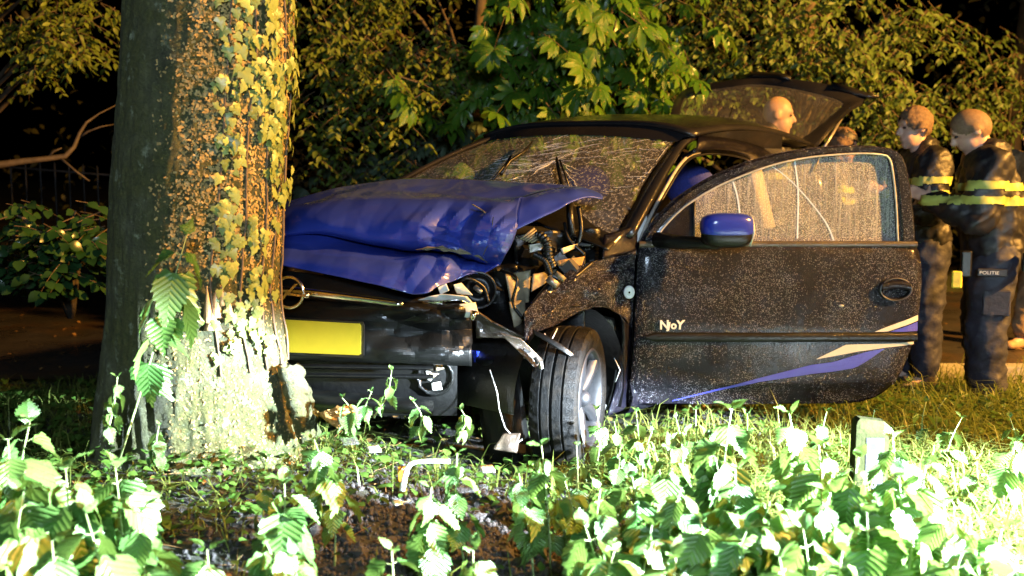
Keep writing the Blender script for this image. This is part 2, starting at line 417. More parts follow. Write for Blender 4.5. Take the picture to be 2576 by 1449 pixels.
# ------------------------------------------------------------------ ground, road, kerb
ROAD_Z = -0.17
def gz(x, y):
    z = 0.02
    z += 0.14 * exp(-(((x + 1.15) / 0.75) ** 2 + ((y - 3.75) / 0.62) ** 2))
    z -= 0.17 * sstep(4.9, 6.3, y)
    z += 0.03 * fbm((x * 0.9, y * 0.9, 0.3), 3)
    # soil thrown up in front of the wheel
    d = exp(-(((x + 0.30) / 0.42) ** 2 + ((y - 3.35) / 0.35) ** 2))
    z += d * (0.05 * fbm((x * 7, y * 7, 1.7), 4) + 0.02)
    z += 0.05 * exp(-(((x - 1.05) / 0.28) ** 2 + ((y - 4.75) / 0.25) ** 2))
    if y > 6.55: z = min(z, lerp(z, ROAD_Z - 0.06, sstep(6.55, 6.9, y)))
    if y > 12.0: z = lerp(ROAD_Z - 0.06, -0.05, sstep(12.0, 12.6, y))
    return z
def axis(segs):
    out = []
    for a, b, s in segs:
        n = max(1, int(round((b - a) / s))); out += [a + (b - a) * i / n for i in range(n)]
    out.append(segs[-1][1]); return out
xs = axis([(-120, -20, 20), (-20, -6, 1), (-6, -3, 0.25), (-3, 3.6, 0.055), (3.6, 8, 0.3), (8, 20, 1.5), (20, 120, 20)])
ys = axis([(-40, 0, 5), (0, 1.6, 0.3), (1.6, 6.9, 0.055), (6.9, 14, 0.35), (14, 30, 2), (30, 150, 20)])
g = MB(); g.grid([[(x, y, gz(x, y)) for x in xs] for y in ys])
tag(g.build('ground', M['soil']), kind='structure')
rd = MB()
rx = axis([(-60, -8, 6), (-8, 8, 0.5), (8, 60, 6)])
rd.grid([[(x, y, ROAD_Z + 0.02 * (1 - ((y - 9.4) / 2.6) ** 2)) for x in rx] for y in (6.86, 7.5, 8.5, 9.4, 10.3, 11.3, 11.95)])
tag(rd.build('road', M['asphalt']), kind='structure')
kb = MB()
for ya, yb in ((6.72, 6.86),):
    for i in range(1, 14):
        x0 = i * 1.0 + 0.006; x1 = (i + 1) * 1.0 - 0.006
        kb.box(((x0 + x1) / 2, (ya + yb) / 2, ROAD_Z - 0.05), (x1 - x0, yb - ya, 0.32))
tag(kb.build('kerb', M['concrete'], smooth=False), kind='structure')

import zlib
def hash(s): return zlib.crc32(s.encode())
# ------------------------------------------------------------------ people
def capsule(mb, a, b, ra, rb, n=14, sq=(1, 1), side=None):
    """tapered limb with rounded ends; sq squashes the section along 'side' and across it"""
    a, b = V(a), V(b); d = (b - a); L = d.length; d = d / L if L > 1e-6 else V((0, 0, 1))
    s = V(side) if side is not None else V((0, 1, 0))
    s = (s - d * s.dot(d))
    s = s.normalized() if s.length > 1e-3 else d.orthogonal().normalized()
    t = d.cross(s); rows = []
    for i in range(5):
        q = pi / 2 * i / 4; rows.append((a - d * ra * cos(q), ra * max(.02, sin(q))))
    for i in range(5):
        q = pi / 2 * (4 - i) / 4; rows.append((b + d * rb * cos(q), rb * max(.02, sin(q))))
    mb.grid([[c + (s * cos(2 * pi * k / n) * sq[0] + t * sin(2 * pi * k / n) * sq[1]) * r_ for k in range(n)] for c, r_ in rows], closed=True)
    m_ = len(mb.v)
    mb.f.append(tuple(range(m_ - 10 * n, m_ - 9 * n))[::-1]); mb.m.append(0)
    mb.f.append(tuple(range(m_ - n, m_))); mb.m.append(0)
def fuse(mb, voxel, smooth=4):
    me = mb.mesh('tmp'); o = bpy.data.objects.new('tmp', me); COL.objects.link(o)
    md = o.modifiers.new('r', 'REMESH'); md.mode = 'VOXEL'; md.voxel_size = voxel; md.use_smooth_shade = True
    dg = bpy.context.evaluated_depsgraph_get(); out = bpy.data.meshes.new_from_object(o.evaluated_get(dg))
    bpy.data.objects.remove(o); bpy.data.meshes.remove(me)
    b = bmesh.new(); b.from_mesh(out)
    for _ in range(smooth): bmesh.ops.smooth_vert(b, verts=b.verts, factor=.5, use_axis_x=True, use_axis_y=True, use_axis_z=True)
    b.to_mesh(out); b.free()
    out.polygons.foreach_set('use_smooth', [True] * len(out.polygons))
    return out
def link(name, me, mat, parent):
    me.name = name; me.materials.clear(); me.materials.append(mat)
    o = bpy.data.objects.new(name, me); COL.objects.link(o); o.parent = parent; return o
def shell(me, test, off):
    """copy of the faces that pass the test, lifted off the surface"""
    keep = [p for p in me.polygons if test(p.center, p.normal)]
    idx = {}; vs = []; fs = []
    for p in keep:
        f = []
        for i in p.vertices:
            if i not in idx: idx[i] = len(vs); vs.append(me.vertices[i].co + me.vertices[i].normal * off)
            f.append(idx[i])
        fs.append(f)
    m2 = bpy.data.meshes.new('shell'); m2.from_pydata(vs, [], fs); m2.polygons.foreach_set('use_smooth', [True] * len(fs)); return m2
def wrinkle(me, amp, freq, seed, zs=1.0):
    nn = len(me.vertices); co = [0.0] * (3 * nn); no = [0.0] * (3 * nn)
    me.vertices.foreach_get('co', co); me.vertices.foreach_get('normal', no)
    for i in range(nn):
        x, y, z = co[3 * i:3 * i + 3]; a = fbm((x * freq * .7 + seed, y * freq * .7, z * freq * .6 * zs), 2)
        rg = 1 - abs(2 * noise.noise(V(((x + z * .8) * freq + seed, (y - z * .5) * freq, z * freq * .45 * zs))))
        k = amp * (.7 * a + .9 * (max(0, rg - .5) - .15))
        for q in range(3): co[3 * i + q] += no[3 * i + q] * k
    me.vertices.foreach_set('co', co); me.update()
def person(label, loc, az, head_pitch=0.0, head_turn=0.0, lean=0.06, arms='front', jacket='jacket', trousers='trousers', boots='boot', hair='buzz', hair_cut=.03, bands=True, scale=1.0, stride=0.0, arms_r=None, group=None, cap_=False):
    t = empty('person', loc, label, 'person', group, az); t.scale = (scale,) * 3
    ln = lambda z: V((lean * max(0, z - .95) / .5 * .5, 0, 0))
    J = {}
    for sg, nm in ((1, 'l'), (-1, 'r')):
        st = stride * sg
        J['ankle' + nm] = V((st, .10 * sg, .09)); J['knee' + nm] = V((st * .6 + .03, .105 * sg, .50)); J['hip' + nm] = V((0, .09 * sg, .93))
        J['sho' + nm] = V((0, .185 * sg, 1.44)) + ln(1.44)
        kind = arms if sg == 1 or arms_r is None else arms_r
        if kind == 'front':
            J['elb' + nm] = J['sho' + nm] + V((.06, .05 * sg, -.30)); J['wri' + nm] = J['elb' + nm] + V((.20, -.10 * sg, .10))
        elif kind == 'reach':
            J['elb' + nm] = J['sho' + nm] + V((.20, .04 * sg, -.22)); J['wri' + nm] = J['elb' + nm] + V((.24, -.02 * sg, -.03))
        else:
            J['elb' + nm] = J['sho' + nm] + V((-.02, .06 * sg, -.30)); J['wri' + nm] = J['elb' + nm] + V((.06, .0, -.25))
    neck = V((.0, 0, 1.50)) + ln(1.5); hc = neck + V((.03 + .10 * sin(head_pitch), 0, .155 * cos(head_pitch)))
    Rm = Matrix.Rotation(head_turn, 3, 'Z') @ Matrix.Rotation(head_pitch, 3, 'Y')
    H = lambda x, y, z: hc + Rm @ V((x, y, z))
    # --- body: one continuous skin
    b = MB()
    capsule(b, (0, 0, .98), V((0, 0, 1.36)) + ln(1.36), .105, .115, sq=(1.25, .8))
    capsule(b, J['shol'], J['shor'], .055, .055)
    capsule(b, neck - V((.01, 0, .08)), hc - Rm @ V((.015, 0, .05)), .056, .052)
    b.ellipsoid(H(-.012, 0, .025), (.098, .077, .100), 20, 14, Rm); b.ellipsoid(H(.028, 0, -.055), (.066, .058, .072), 18, 12, Rm)
    capsule(b, H(.062, 0, -.105), H(.05, 0, -.10), .026, .03)                       # chin
    capsule(b, H(.084, 0, .018), H(.108, 0, -.026), .010, .016); capsule(b, H(.074, .03, .03), H(.074, -.03, .03), .018, .018)   # nose, brow
    capsule(b, H(.086, .017, -.066), H(.086, -.017, -.066), .011, .011)                 # lips
    for sg in (1, -1): b.ellipsoid(H(-.012, .080 * sg, -.005), (.026, .010, .034), 10, 8, Rm)
    for nm in 'lr':
        capsule(b, J['sho' + nm], J['elb' + nm], .050, .040); capsule(b, J['elb' + nm], J['wri' + nm], .040, .027)
        capsule(b, J['hip' + nm], J['knee' + nm], .085, .056); capsule(b, J['knee' + nm], J['ankle' + nm], .056, .040)
        capsule(b, J['ankle' + nm], J['ankle' + nm] + V((.12, 0, -.05)), .038, .03)
        # hand: palm, four fingers, thumb
        sg = 1 if nm == 'l' else -1
        d = (J['wri' + nm] - J['elb' + nm]).normalized(); sd = V((0, sg, 0)); sd = (sd - d * sd.dot(d)).normalized(); up_ = d.cross(sd)
        w0 = J['wri' + nm]; capsule(b, w0 + d * .02, w0 + d * .075, .026, .030, sq=(.6, 1.25), side=sd)
        for k, fL in enumerate((.062, .072, .068, .052)):
            o = w0 + d * .095 + up_ * (.030 - .020 * k); bend = (d * .75 - sd * .65).normalized()
            capsule(b, o, o + d * fL * .5, .0095, .009, 8); capsule(b, o + d * fL * .5, o + d * fL * .5 + bend * fL * .6, .009, .0075, 8)
        o = w0 + d * .035 + up_ * .028; capsule(b, o, o + (d * .6 + up_ * .8 - sd * .3).normalized() * .045, .012, .010, 8)
    me = fuse(b, .0085, 2); body = link('body', me, M['skin'], t)
    inv = Rm.inverted()
    if hair:
        hm = shell(me, lambda c, n_: (lambda q: q.z > hair_cut + .9 * max(0, q.x - .035) and q.length < .16 and (q.x < .075) or (q.x < -.03 and q.z > -.055 and q.length < .15))(inv @ (c - hc)), .004 if hair == 'buzz' else .013)
        if hair != 'buzz': wrinkle(hm, .008, 60, 3)
        link('hair', hm, M[hair], t)
    e = MB()
    for sg in (1, -1): e.ellipsoid(H(.079, .031 * sg, .006), (.010, .013, .008), 10, 6, Rm)
    link('eyes', e.mesh('eyes'), M['plastic'], t)
    if cap_:
        c = MB(); c.ellipsoid(H(-.012, 0, .045), (.108, .088, .088), 20, 12, Rm); c.grid([[H(.07 + .0 * j, -.07 + .014 * j, .055) for j in range(11)], [H(.155 - .0012 * (j - 5) ** 2, -.07 + .014 * j, .035) for j in range(11)]]); link('peaked_cap', c.mesh('cap'), M['jacket'], t)
    # --- clothes
    if jacket:
        c = MB()
        capsule(c, (0, 0, .95), V((0, 0, 1.12)) + ln(1.12), .176, .172, sq=(1.16, .88)); capsule(c, V((0, 0, 1.10)) + ln(1.1), V((-.01, 0, 1.36)) + ln(1.38), .176, .165, sq=(1.22, .90))
        capsule(c, J['shol'] - V((0, .03, .01)), J['shor'] + V((0, .03, -.01)), .105, .105); capsule(c, neck - V((.03, 0, .10)), neck + V((-.03, 0, .02)), .115, .092)
        for nm in 'lr': capsule(c, J['sho' + nm], J['elb' + nm], .105, .092); capsule(c, J['elb' + nm], J['elb' + nm].lerp(J['wri' + nm], .95), .090, .060)
        me = fuse(c, .014, 3); wrinkle(me, .030, 7, hash(label) % 50); wrinkle(me, .016, 16, hash(label) % 37); jo = link('jacket', me, M[jacket], t)
        if bands:
            for k in range(2):
                z0 = 1.285 - .080 * k
                bm_ = shell(me, lambda q, n_: z0 < q.z - (.06 * abs(q.y)) < z0 + .046, .006)
                link('reflective_band', bm_, M['band'], jo)
    c = MB()
    capsule(c, (0, 0, .90), (0, 0, 1.0), .150, .150, sq=(1.15, .9))
    for nm in 'lr':
        capsule(c, J['hip' + nm] - V((0, 0, .02)), J['knee' + nm], .122, .100); capsule(c, J['knee' + nm], J['ankle' + nm] + V((0, 0, .06)), .100, .088)
    me = fuse(c, .014, 3); wrinkle(me, .018, 8, hash(label) % 31 + 7, 1.2); wrinkle(me, .013, 15, hash(label) % 23, 1.4); tr_ = link('trousers', me, M[trousers], t)
    for nm in 'lr':
        c = MB(); a = J['ankle' + nm]; capsule(c, a + V((0, 0, .10)), a - V((0, 0, .02)), .058, .055); capsule(c, a + V((-.02, 0, -.045)), a + V((.15, 0, -.055)), .046, .040, sq=(1, .9)); link('boot', fuse(c, .012, 3), M[boots], t)
    return t, J
def ground_at(px, py, zg):
    # distance along the ray at which height zg is reached
    a = at(px, py, 1.0); k = (zg - CAM_H) / (a.z - CAM_H); return V((a.x * k, k, zg))
def pants_box(parent, name, c, s, mat, label=None, rz=0):
    q = MB(); q.box((0, 0, 0), s); o = q.build(name, mat, None, org=(0, 0, 0), smooth=False); o.parent = parent; o.location = c; o.rotation_euler = (0, 0, rz)
    m_ = o.modifiers.new('b', 'BEVEL'); m_.width = .008; m_.segments = 2
    return tag(o, label)
pA = ground_at(2478, 1026, gz(2.7, 5.8))
A, JA = person('police officer in black jacket with yellow bands, head bowed, standing nearest the car door', pA, R(163), .50, .05, .10, 'front', scale=.94, hair='buzz', hair_cut=-.005)
A.scale = (1.08, 1.10, .94)
pants_box(A, 'holster', (.15, .205, .88), (.05, .04, .15), M['plastic']); pants_box(A, 'stun_gun', (.19, .205, .79), (.05, .045, .10), M['yellow']); pants_box(A, 'pouch', (-.13, .21, .90), (.06, .06, .11), M['plastic'])
pants_box(A, 'radio', (-.21, .06, .92), (.06, .06, .10), M['plastic']); pants_box(A, 'thigh_pocket', (.0, .188, .66), (.13, .03, .15), M['trousers']); pants_box(A, 'notebook', (.40, .03, 1.20), (.11, .09, .015), M['plastic'])
pants_box(A, 'name_patch', (.03, .222, .835), (.14, .012, .046), M['jacket'])
cu = bpy.data.curves.new('police_lettering', 'FONT'); cu.body = 'POLITIE'; cu.size = .026; cu.extrude = .001
tmp = bpy.data.objects.new('tmp', cu); COL.objects.link(tmp); me = bpy.data.meshes.new_from_object(tmp.evaluated_get(bpy.context.evaluated_depsgraph_get())); bpy.data.objects.remove(tmp)
me.materials.append(M['white']); o = bpy.data.objects.new('police_lettering', me); COL.objects.link(o); o.parent = A
o.matrix_local = Matrix.Translation((.090, .2295, .826)) @ basis(V((-1, 0, 0)), V((0, 0, 1)), V((0, 1, 0))).to_4x4()
pB = V((at(2320, 700, 6.45).x, 6.45, gz(2.8, 6.4)))
B, JB = person('police officer with brown hair half hidden behind the open door', pB, R(186), .12, .0, .10, 'front', scale=.985, hair='hair', hair_cut=-.01)
pants_box(B, 'radio', (.16, .10, .98), (.05, .05, .12), M['plastic'])
pC = ground_at(2590, 868, ROAD_Z + .02)
person('person in tan trousers and boots cut off by the right edge', pC, R(200), .1, 0, .05, 'down', 'tan', 'tan', 'tanboot', 'hair', .0, False, 1.0, .16)
pD = V((at(1930, 300, 7.75).x, 7.75, ROAD_Z))
person('bald man seen through the raised rear window, looking right', pD, R(-12), .12, .0, .06, 'down', 'jacket', 'trousers', 'boot', None, 0, True, 1.09)
pE = V((at(2098, 330, 7.55).x, 7.55, ROAD_Z))
person('person in a peaked cap beside the tailgate strut', pE, R(-20), .15, 0, .05, 'down', 'jacket', 'trousers', 'boot', 'hair', .0, True, .955, cap_=True)

# ------------------------------------------------------------------ the big tree
TC = V((-1.17, 3.9, 0))
prof = [(-2600, 335, 690), (-800, 322, 712), (0, 308, 733), (120, 302, 733), (250, 295, 722), (400, 284, 713), (500, 277, 708), (600, 272, 704), (700, 270, 694),
        (800, 268, 700), (880, 264, 716), (960, 264, 722), (1040, 264, 726), (1110, 262, 742), (1180, 256, 780), (1260, 240, 845)]
tz = []
for py, xl, xr in prof:
    a, b = at(xl, py, 3.9), at(xr, py, 3.9)
    tz.append((a.z, (a.x + b.x) / 2, (b.x - a.x) / 2))
tz.sort()
ZC = [(z, c) for z, c, r in tz]; ZR = [(z, r) for z, c, r in tz]
def trunk_pt(phi, z, detail=True):
    """phi = 0 towards +x (right), -90 deg towards the camera"""
    r = interp(ZR, z); cx = interp(ZC, z)
    fl = sstep(0.75, 0.05, z)
    lobe = 1 + fl * (0.10 * cos(3 * (phi + 0.55)) + 0.06 * cos(5 * phi + 1.0)) + 0.012 * cos(2 * phi + z)
    p = V((cos(phi), sin(phi), 0))
    if detail:
        q = (p.x * 1.3, p.y * 1.3, z * 0.6)
        lobe += 0.022 * fbm((q[0] * 3, q[1] * 3, z * 2.2), 5) + 0.020 * fbm((q[0] * 12, q[1] * 12, z * 7), 5)
        # crusty moss growing on the lamp side
        mo = sstep(-2.05, -1.35, phi) * sstep(1.0, 0.3, phi)
        lobe += fl * 0.030 * (abs(fbm((phi * 7.0, 2.0, z * 1.1), 4)) - .25) + 0.010 * abs(fbm((phi * 9.0, 5.0, z * 1.6), 4))
        lobe += mo * 0.022 * abs(fbm((p.x * 14, p.y * 14, z * 14), 5))
    return V((cx + 0.008, TC.y, z)) + p * r * lobe * 0.965
tree = empty('roadside_tree', (TC.x, TC.y, 0.1), 'thick mossy roadside tree trunk that the blue car has crashed into', 'tree')
NR, NC = 230, 190
zs = [lerp(-0.12, 2.2, i / (NR - 30)) for i in range(NR - 30)] + [lerp(2.2, 6.0, (i + 1) / 30) for i in range(30)]
tm = MB()
tm.grid([[trunk_pt(-pi + 2 * pi * j / NC, z) for j in range(NC)] for z in zs], closed=True)
tm.build('trunk', M['bark'], tree)
# crust of moss and bark flakes on the right-hand side: thousands of small chips
rng = random.Random(3)
fl = MB()
def trunk_frame(phi, z):
    p = trunk_pt(phi, z); e = 0.02
    a = trunk_pt(phi + e, z, False) - trunk_pt(phi - e, z, False); b = trunk_pt(phi, z + e, False) - trunk_pt(phi, z - e, False)
    n = a.cross(b).normalized()
    return p, a.normalized(), n.cross(a.normalized()).normalized(), n
for i in range(17000):
    z = rng.uniform(0.12, 2.15); phi = rng.uniform(-1.85, 0.35)
    edge = -1.62 + 0.30 * fbm((z * 2.6, 3.1, 0), 4)
    if phi < edge and rng.random() > 0.10: continue
    if z < 0.9 and rng.random() < 0.6: continue
    p, a, b, n = trunk_frame(phi, z)
    s = rng.uniform(0.003, 0.009) * (1.5 if rng.random() < 0.1 else 1) * (0.75 if z < 0.85 else 1)
    t = rng.uniform(0, 2 * pi); d1 = a * cos(t) + b * sin(t); d2 = n.cross(d1)
    tip = n * rng.uniform(-0.2, 1.0) * s
    fl.add([p + n * 0.001 - d2 * s * .5, p + d2 * s * .5 + n * 0.002, p + d1 * s * 1.6 + tip + d2 * s * .3, p + d1 * s * 1.5 + tip - d2 * s * .4], [(0, 1, 2, 3)])
tag(fl.build('moss_crust', M['moss'], tree, smooth=False), 'crust of pale moss and bark flakes on the lit side', kind='stuff')
# torn bare wood where the bark was knocked off
def shard(mb, c, a, b, n, L, Wd, th, rnd, nseg=5):
    rows = []
    for i in range(nseg + 1):
        t = i / nseg; w_ = Wd * (1 - t) ** 0.6 * (0.75 + 0.35 * rnd.random())
        o = c + b * (L * t) + n * (th * (0.5 + 0.8 * rnd.random()))
        rows.append([o - a * w_ - n * th, o - a * w_ * .3 + n * th * rnd.random(), o + a * w_ * .4 + n * th * .6 * rnd.random(), o + a * w_ - n * th])
    mb.grid(rows)
for (px, py, L, W_) in ((590, 800, 0.10, 0.022), (570, 810, 0.13, 0.018), (615, 800, 0.09, 0.016), (580, 830, 0.06, 0.03), (600, 770, 0.07, 0.012)):
    phi = -math.acos(max(-1, min(1, (at(px, py, 3.7).x - TC.x) / 0.33))); z = at(px, py, 3.62).z
    p, a, b, n = trunk_frame(phi, z)
    s = MB(); shard(s, p + n * 0.008, a, b, n, L, W_, 0.008, rng)
    s.build('stripped_wood', M['wood'], tree, solid=0.004)
# a slab of bark peeled away at the right of the foot, leaning out
slab = MB(); rows = []
for i in range(22):
    t = i / 21
    c = at(lerp(722, 772, t ** 0.9), lerp(925, 1105, t), 3.72)
    wv = 0.034 * (0.6 + 0.5 * sin(pi * (t * .8 + .1))) + 0.012 * fbm((t * 7, 1, 0), 4)
    row = []
    for j in range(9):
        u = j / 8 - 0.5
        row.append(c + V((u * 2 * wv, 0.09 * u * u * 2 + 0.03 * u, 0.02 * fbm((u * 6, t * 5, 2)))) + V((0.010 * fbm((u * 3, t * 22, 8), 3), -0.022 * abs(fbm((u * 9, t * 25, 5), 4)), 0)))
    rows.append(row)
slab.grid(rows)
cr_ = MB()
for i in range(900):
    a_ = rng.randrange(20); b_ = rng.randrange(8); p = rows[a_][b_].lerp(rows[a_ + 1][b_ + 1], rng.random()) + V((0, -.002, 0)); s = rng.uniform(.003, .009); d1 = V((rng.uniform(-1, 1), -rng.random() * .6, rng.uniform(-1, 1))).normalized() * s
    cr_.add([p - V((s, 0, 0)) * .5, p + V((s, 0, 0)) * .5, p + d1 * 1.5 + V((s * .3, -.003, 0)), p + d1 * 1.4 - V((s * .4, .003, 0))], [(0, 1, 2, 3)])
tag(cr_.build('moss_crust', M['moss'], tree, smooth=False), kind='stuff')
slab.build('peeled_bark', M['bark'], tree, solid=0.012)

# ------------------------------------------------------------------ ivy on the trunk
def ivy_leaf_mesh(name, seed, mat):
    r = random.Random(seed)
    pts = [(0.0, 0.06), (-0.10, 0.30), (0.16, 0.52), (0.30, 0.30), (0.52, 0.40), (0.66, 0.20), (1.05, 0.0)]
    pts = [(x + r.uniform(-.04, .04), y * r.uniform(.85, 1.1)) for x, y in pts]; pts[-1] = (1.05, 0)
    vs = [(0, 0, 0), (0.45, 0, 0.06)]
    up = [(x, y, -0.10 * y + 0.05 * sin(x * 4)) for x, y in pts]
    dn = [(x, -y, -0.10 * y + 0.05 * sin(x * 4 + 1)) for x, y in pts[:-1]]
    vs += up + dn
    n = len(up); f = []
    ring = list(range(2, 2 + n)) + list(range(2 + n + len(dn) - 1, 1 + n, -1))
    ring = [0] + ring
    for a, b in zip(ring, ring[1:] + ring[:1]):
        if a != 0 or b != 0: f.append((1, a, b))
    me = bpy.data.meshes.new(name); me.from_pydata(vs, [], f); me.polygons.foreach_set('use_smooth', [True] * len(f)); me.materials.append(mat)
    return me
IVY = [ivy_leaf_mesh('ivy_leaf', k, M['ivy']) for k in range(4)]
ivy = empty('climbing_ivy', (TC.x + 0.3, TC.y - 0.1, 0.35), 'pale green ivy climbing the lamp-lit right side of the mossy trunk', 'ivy')
io = V(ivy.location)
def leaf_rot(down, n, r, tilt=0.5):
    """x axis along the blade, z axis out of its face"""
    x = (down + V((r.uniform(-tilt, tilt), r.uniform(-tilt, tilt), r.uniform(-tilt, tilt)))).normalized()
    z = (n + V((r.uniform(-.4, .4), r.uniform(-.4, .4), r.uniform(-.2, .4)))); z = (z - x * z.dot(x)).normalized()
    return basis(x, z.cross(x), z)
for k in range(5):
    ph = -1.05 + k * 0.28; path = []
    for i in range(60):
        z = 0.5 + i * 0.055; ph2 = ph + 0.10 * fbm((z * 1.6, k * 7.1, 0), 3)
        path.append(trunk_pt(ph2, z) + V((cos(ph2), sin(ph2), 0)) * 0.006)
    s = MB(); s.tube(path, [0.005 - 0.003 * i / 60 for i in range(60)], 5); s.build('vine_stem', M['twig'], ivy)
cand = []
for i in range(4000):
    z = rng.uniform(0.55, 3.4); phi = rng.triangular(-1.25, 0.25, -0.35)
    if z < 1.1: phi = rng.triangular(-1.15, -0.2, -0.75)
    if fbm((phi * 5, z * 3.2, 4.4), 4) < -0.12: continue
    if z < 0.95 and rng.random() < 0.6: continue
    cand.append((phi, z))
rest = MB(); n_leaf = 0
for phi, z in cand[:1100]:
    p, a, b, n = trunk_frame(phi, z)
    s = rng.uniform(0.026, 0.050) * (1.25 if rng.random() < .2 else 1)
    rot = leaf_rot(V((0, 0, -1)) + a * rng.uniform(-.7, .9), n, rng, 0.25)
    pos = p + n * rng.uniform(0.012, 0.034) - rot @ V((s * .4, 0, 0))
    if n_leaf < 300 and z < 1.95 and phi > -1.2:
        inst('ivy_leaf', IVY[n_leaf % 4], ivy, pos - io, rot, s); n_leaf += 1
    else:
        me = IVY[rng.randrange(4)]
        rest.add([pos + rot @ (vv.co * s) for vv in me.vertices], [tuple(q.vertices) for q in me.polygons])
tag(rest.build('ivy_leaves', M['ivy'], ivy), kind='stuff')
# ------------------------------------------------------------------ the crashed car
YAW = R(48.5)
HX, HY = 0.586, 4.54                      # front hinge line of the driver's door
REAR = V((cos(YAW), sin(YAW), 0)); LEFT = V((sin(YAW), -cos(YAW), 0))
def C(u, v, z):
    """car coordinates: u behind the door hinge, v outwards from the driver's side, z up"""
    return V((HX, HY, 0)) + REAR * u + LEFT * v + V((0, 0, z))
def catmull(p, t):
    n = len(p) - 1; i = min(int(t), n - 1); f = t - i
    p1, p2 = p[i], p[i + 1]
    p0 = p[i - 1] if i > 0 else p1 * 2 - p2
    p3 = p[i + 2] if i + 2 <= n else p2 * 2 - p1
    return 0.5 * ((2 * p1) + (p2 - p0) * f + (2 * p0 - 5 * p1 + 4 * p2 - p3) * f * f + (3 * p1 - p0 - 3 * p2 + p3) * f ** 3)
def resample(pts, n):
    L = [0]
    for a, b in zip(pts, pts[1:]): L.append(L[-1] + (b - a).length)
    out = []
    for i in range(n):
        s = L[-1] * i / (n - 1); k = 0
        while k < len(L) - 2 and L[k + 1] < s: k += 1
        d = L[k + 1] - L[k]
        out.append(catmull(pts, k + (0 if d == 0 else (s - L[k]) / d)))
    return out
def patch(rows, nu, nv, sharp=()):
    rows = [resample([at(*q) if not isinstance(q, V) else q for q in r], nu) for r in rows]
    brk = [0] + sorted(sharp) + [len(rows) - 1]
    segs = [(a, b) for a, b in zip(brk, brk[1:]) if b > a]
    tot = len(rows) - 1; grid = []
    for si, (a, b) in enumerate(segs):
        n = max(2, int(nv * (b - a) / tot))
        for i in range(n + (1 if si == len(segs) - 1 else 0)):
            t = (b - a) * i / n
            grid.append([catmull([rows[r][j] for r in range(a, b + 1)], t) for j in range(nu)])
    return grid
def crumple(grid, amp, freq, mask=None, seed=0.0, direction=V((0, -1, 0.25))):
    out = []
    for r in grid:
        rr = []
        for p in r:
            k = mask(p) if mask else 1.0
            a = fbm((p.x * freq + seed, p.y * freq, p.z * freq), 3)
            ridge = 1 - abs(2 * noise.noise(V((p.x * freq * .8 + seed + 9, p.z * freq * .8, p.y * freq * .4))))
            rr.append(p + direction * (amp * k * (0.5 * a + 0.6 * (ridge - 0.5))))
        out.append(rr)
    return out

base = C(0.6, -0.82, 0.0)
car = empty('crashed_car', base, 'wet black hatchback with crumpled blue bonnet and open driver door, crashed against the tree', 'car')

# --- bonnet: buckled upwards, folded at the driver's side
hood_rows = [
    [(600, 545, 4.95), (705, 514, 5.05), (870, 470, 5.10), (1050, 451, 5.02), (1250, 457, 4.80), (1340, 462, 4.62), (1400, 466, 4.52), (1452, 472, 4.42)],
    [(600, 556, 4.82), (705, 524, 4.92), (800, 505, 4.86), (900, 484, 4.84), (1060, 486, 4.70), (1180, 495, 4.52), (1270, 505, 4.40), (1310, 500, 4.34)],
    [(600, 575, 4.70), (705, 540, 4.78), (785, 520, 4.70), (900, 508, 4.60), (1060, 508, 4.46), (1190, 515, 4.33), (1265, 520, 4.27), (1302, 530, 4.22)],
    [(600, 600, 4.62), (705, 565, 4.66), (800, 550, 4.53), (960, 560, 4.36), (1080, 566, 4.26), (1180, 572, 4.18), (1250, 580, 4.14), (1298, 580, 4.13)],
    [(600, 615, 4.60), (705, 588, 4.60), (810, 580, 4.47), (930, 602, 4.34), (1050, 618, 4.24), (1150, 624, 4.17), (1215, 640, 4.14), (1278, 628, 4.12)],
    [(600, 620, 4.60), (705, 598, 4.63), (800, 588, 4.58), (930, 616, 4.50), (1050, 633, 4.42), (1150, 643, 4.33), (1208, 657, 4.26), (1258, 668, 4.17)],
    [(600, 640, 4.52), (705, 630, 4.48), (840, 632, 4.36), (960, 645, 4.24), (1060, 652, 4.14), (1130, 660, 4.12), (1190, 668, 4.12), (1225, 678, 4.12)],
    [(600, 655, 4.46), (705, 652, 4.38), (835, 665, 4.22), (950, 684, 4.10), (1050, 698, 4.03), (1110, 696, 4.05), (1160, 690, 4.08), (1200, 682, 4.10)],
    [(600, 662, 4.44), (705, 668, 4.34), (830, 692, 4.17), (940, 716, 4.06), (1058, 741, 3.97), (1100, 722, 4.01), (1145, 702, 4.05), (1185, 685, 4.08)],
]
gr = patch(hood_rows, 170, 120, sharp=(1, 5))
def hmask(p):
    x, y = topx(p)
    return 0.12 + 0.95 * sstep(930, 1180, x) * sstep(490, 560, y)
gr = crumple(gr, 0.018, 6.0, hmask, 3.0)
def facets(grid, amp, freq, mask, seed, direction=V((0, -1, 0.3))):
    out = []
    for r in grid:
        rr = []
        for p in r:
            d = noise.voronoi(V(((p.x * .75 + p.z * .9) * freq + seed, (p.z * 1.7 - p.x * .55) * freq, p.y * freq * .4)))[0]
            rr.append(p + direction * (amp * mask(p) * (d[1] - d[0] - .25)))
        out.append(rr)
    return out
def folds(grid, waves, mask, direction=V((0, -1, 0.3))):
    """long straight creases: triangle waves in a few directions"""
    tri = lambda x: abs((x % 1.0) - .5) * 2 - .5
    out = []
    for r in grid:
        rr = []
        for p in r:
            wob = .10 * noise.noise(p * 3.1)
            rr.append(p + direction * (mask(p) * sum(a * tri((p.x * dx + p.z * dz + wob) * f + ph) for a, dx, dz, f, ph in waves)))
        out.append(rr)
    return out
gr = folds(gr, ((.060, .8, .6, 3.4, .15), (.048, -.55, .85, 5.0, .6), (.030, .95, -.3, 8.0, .3), (.014, .2, 1.0, 13.0, .1)), hmask)
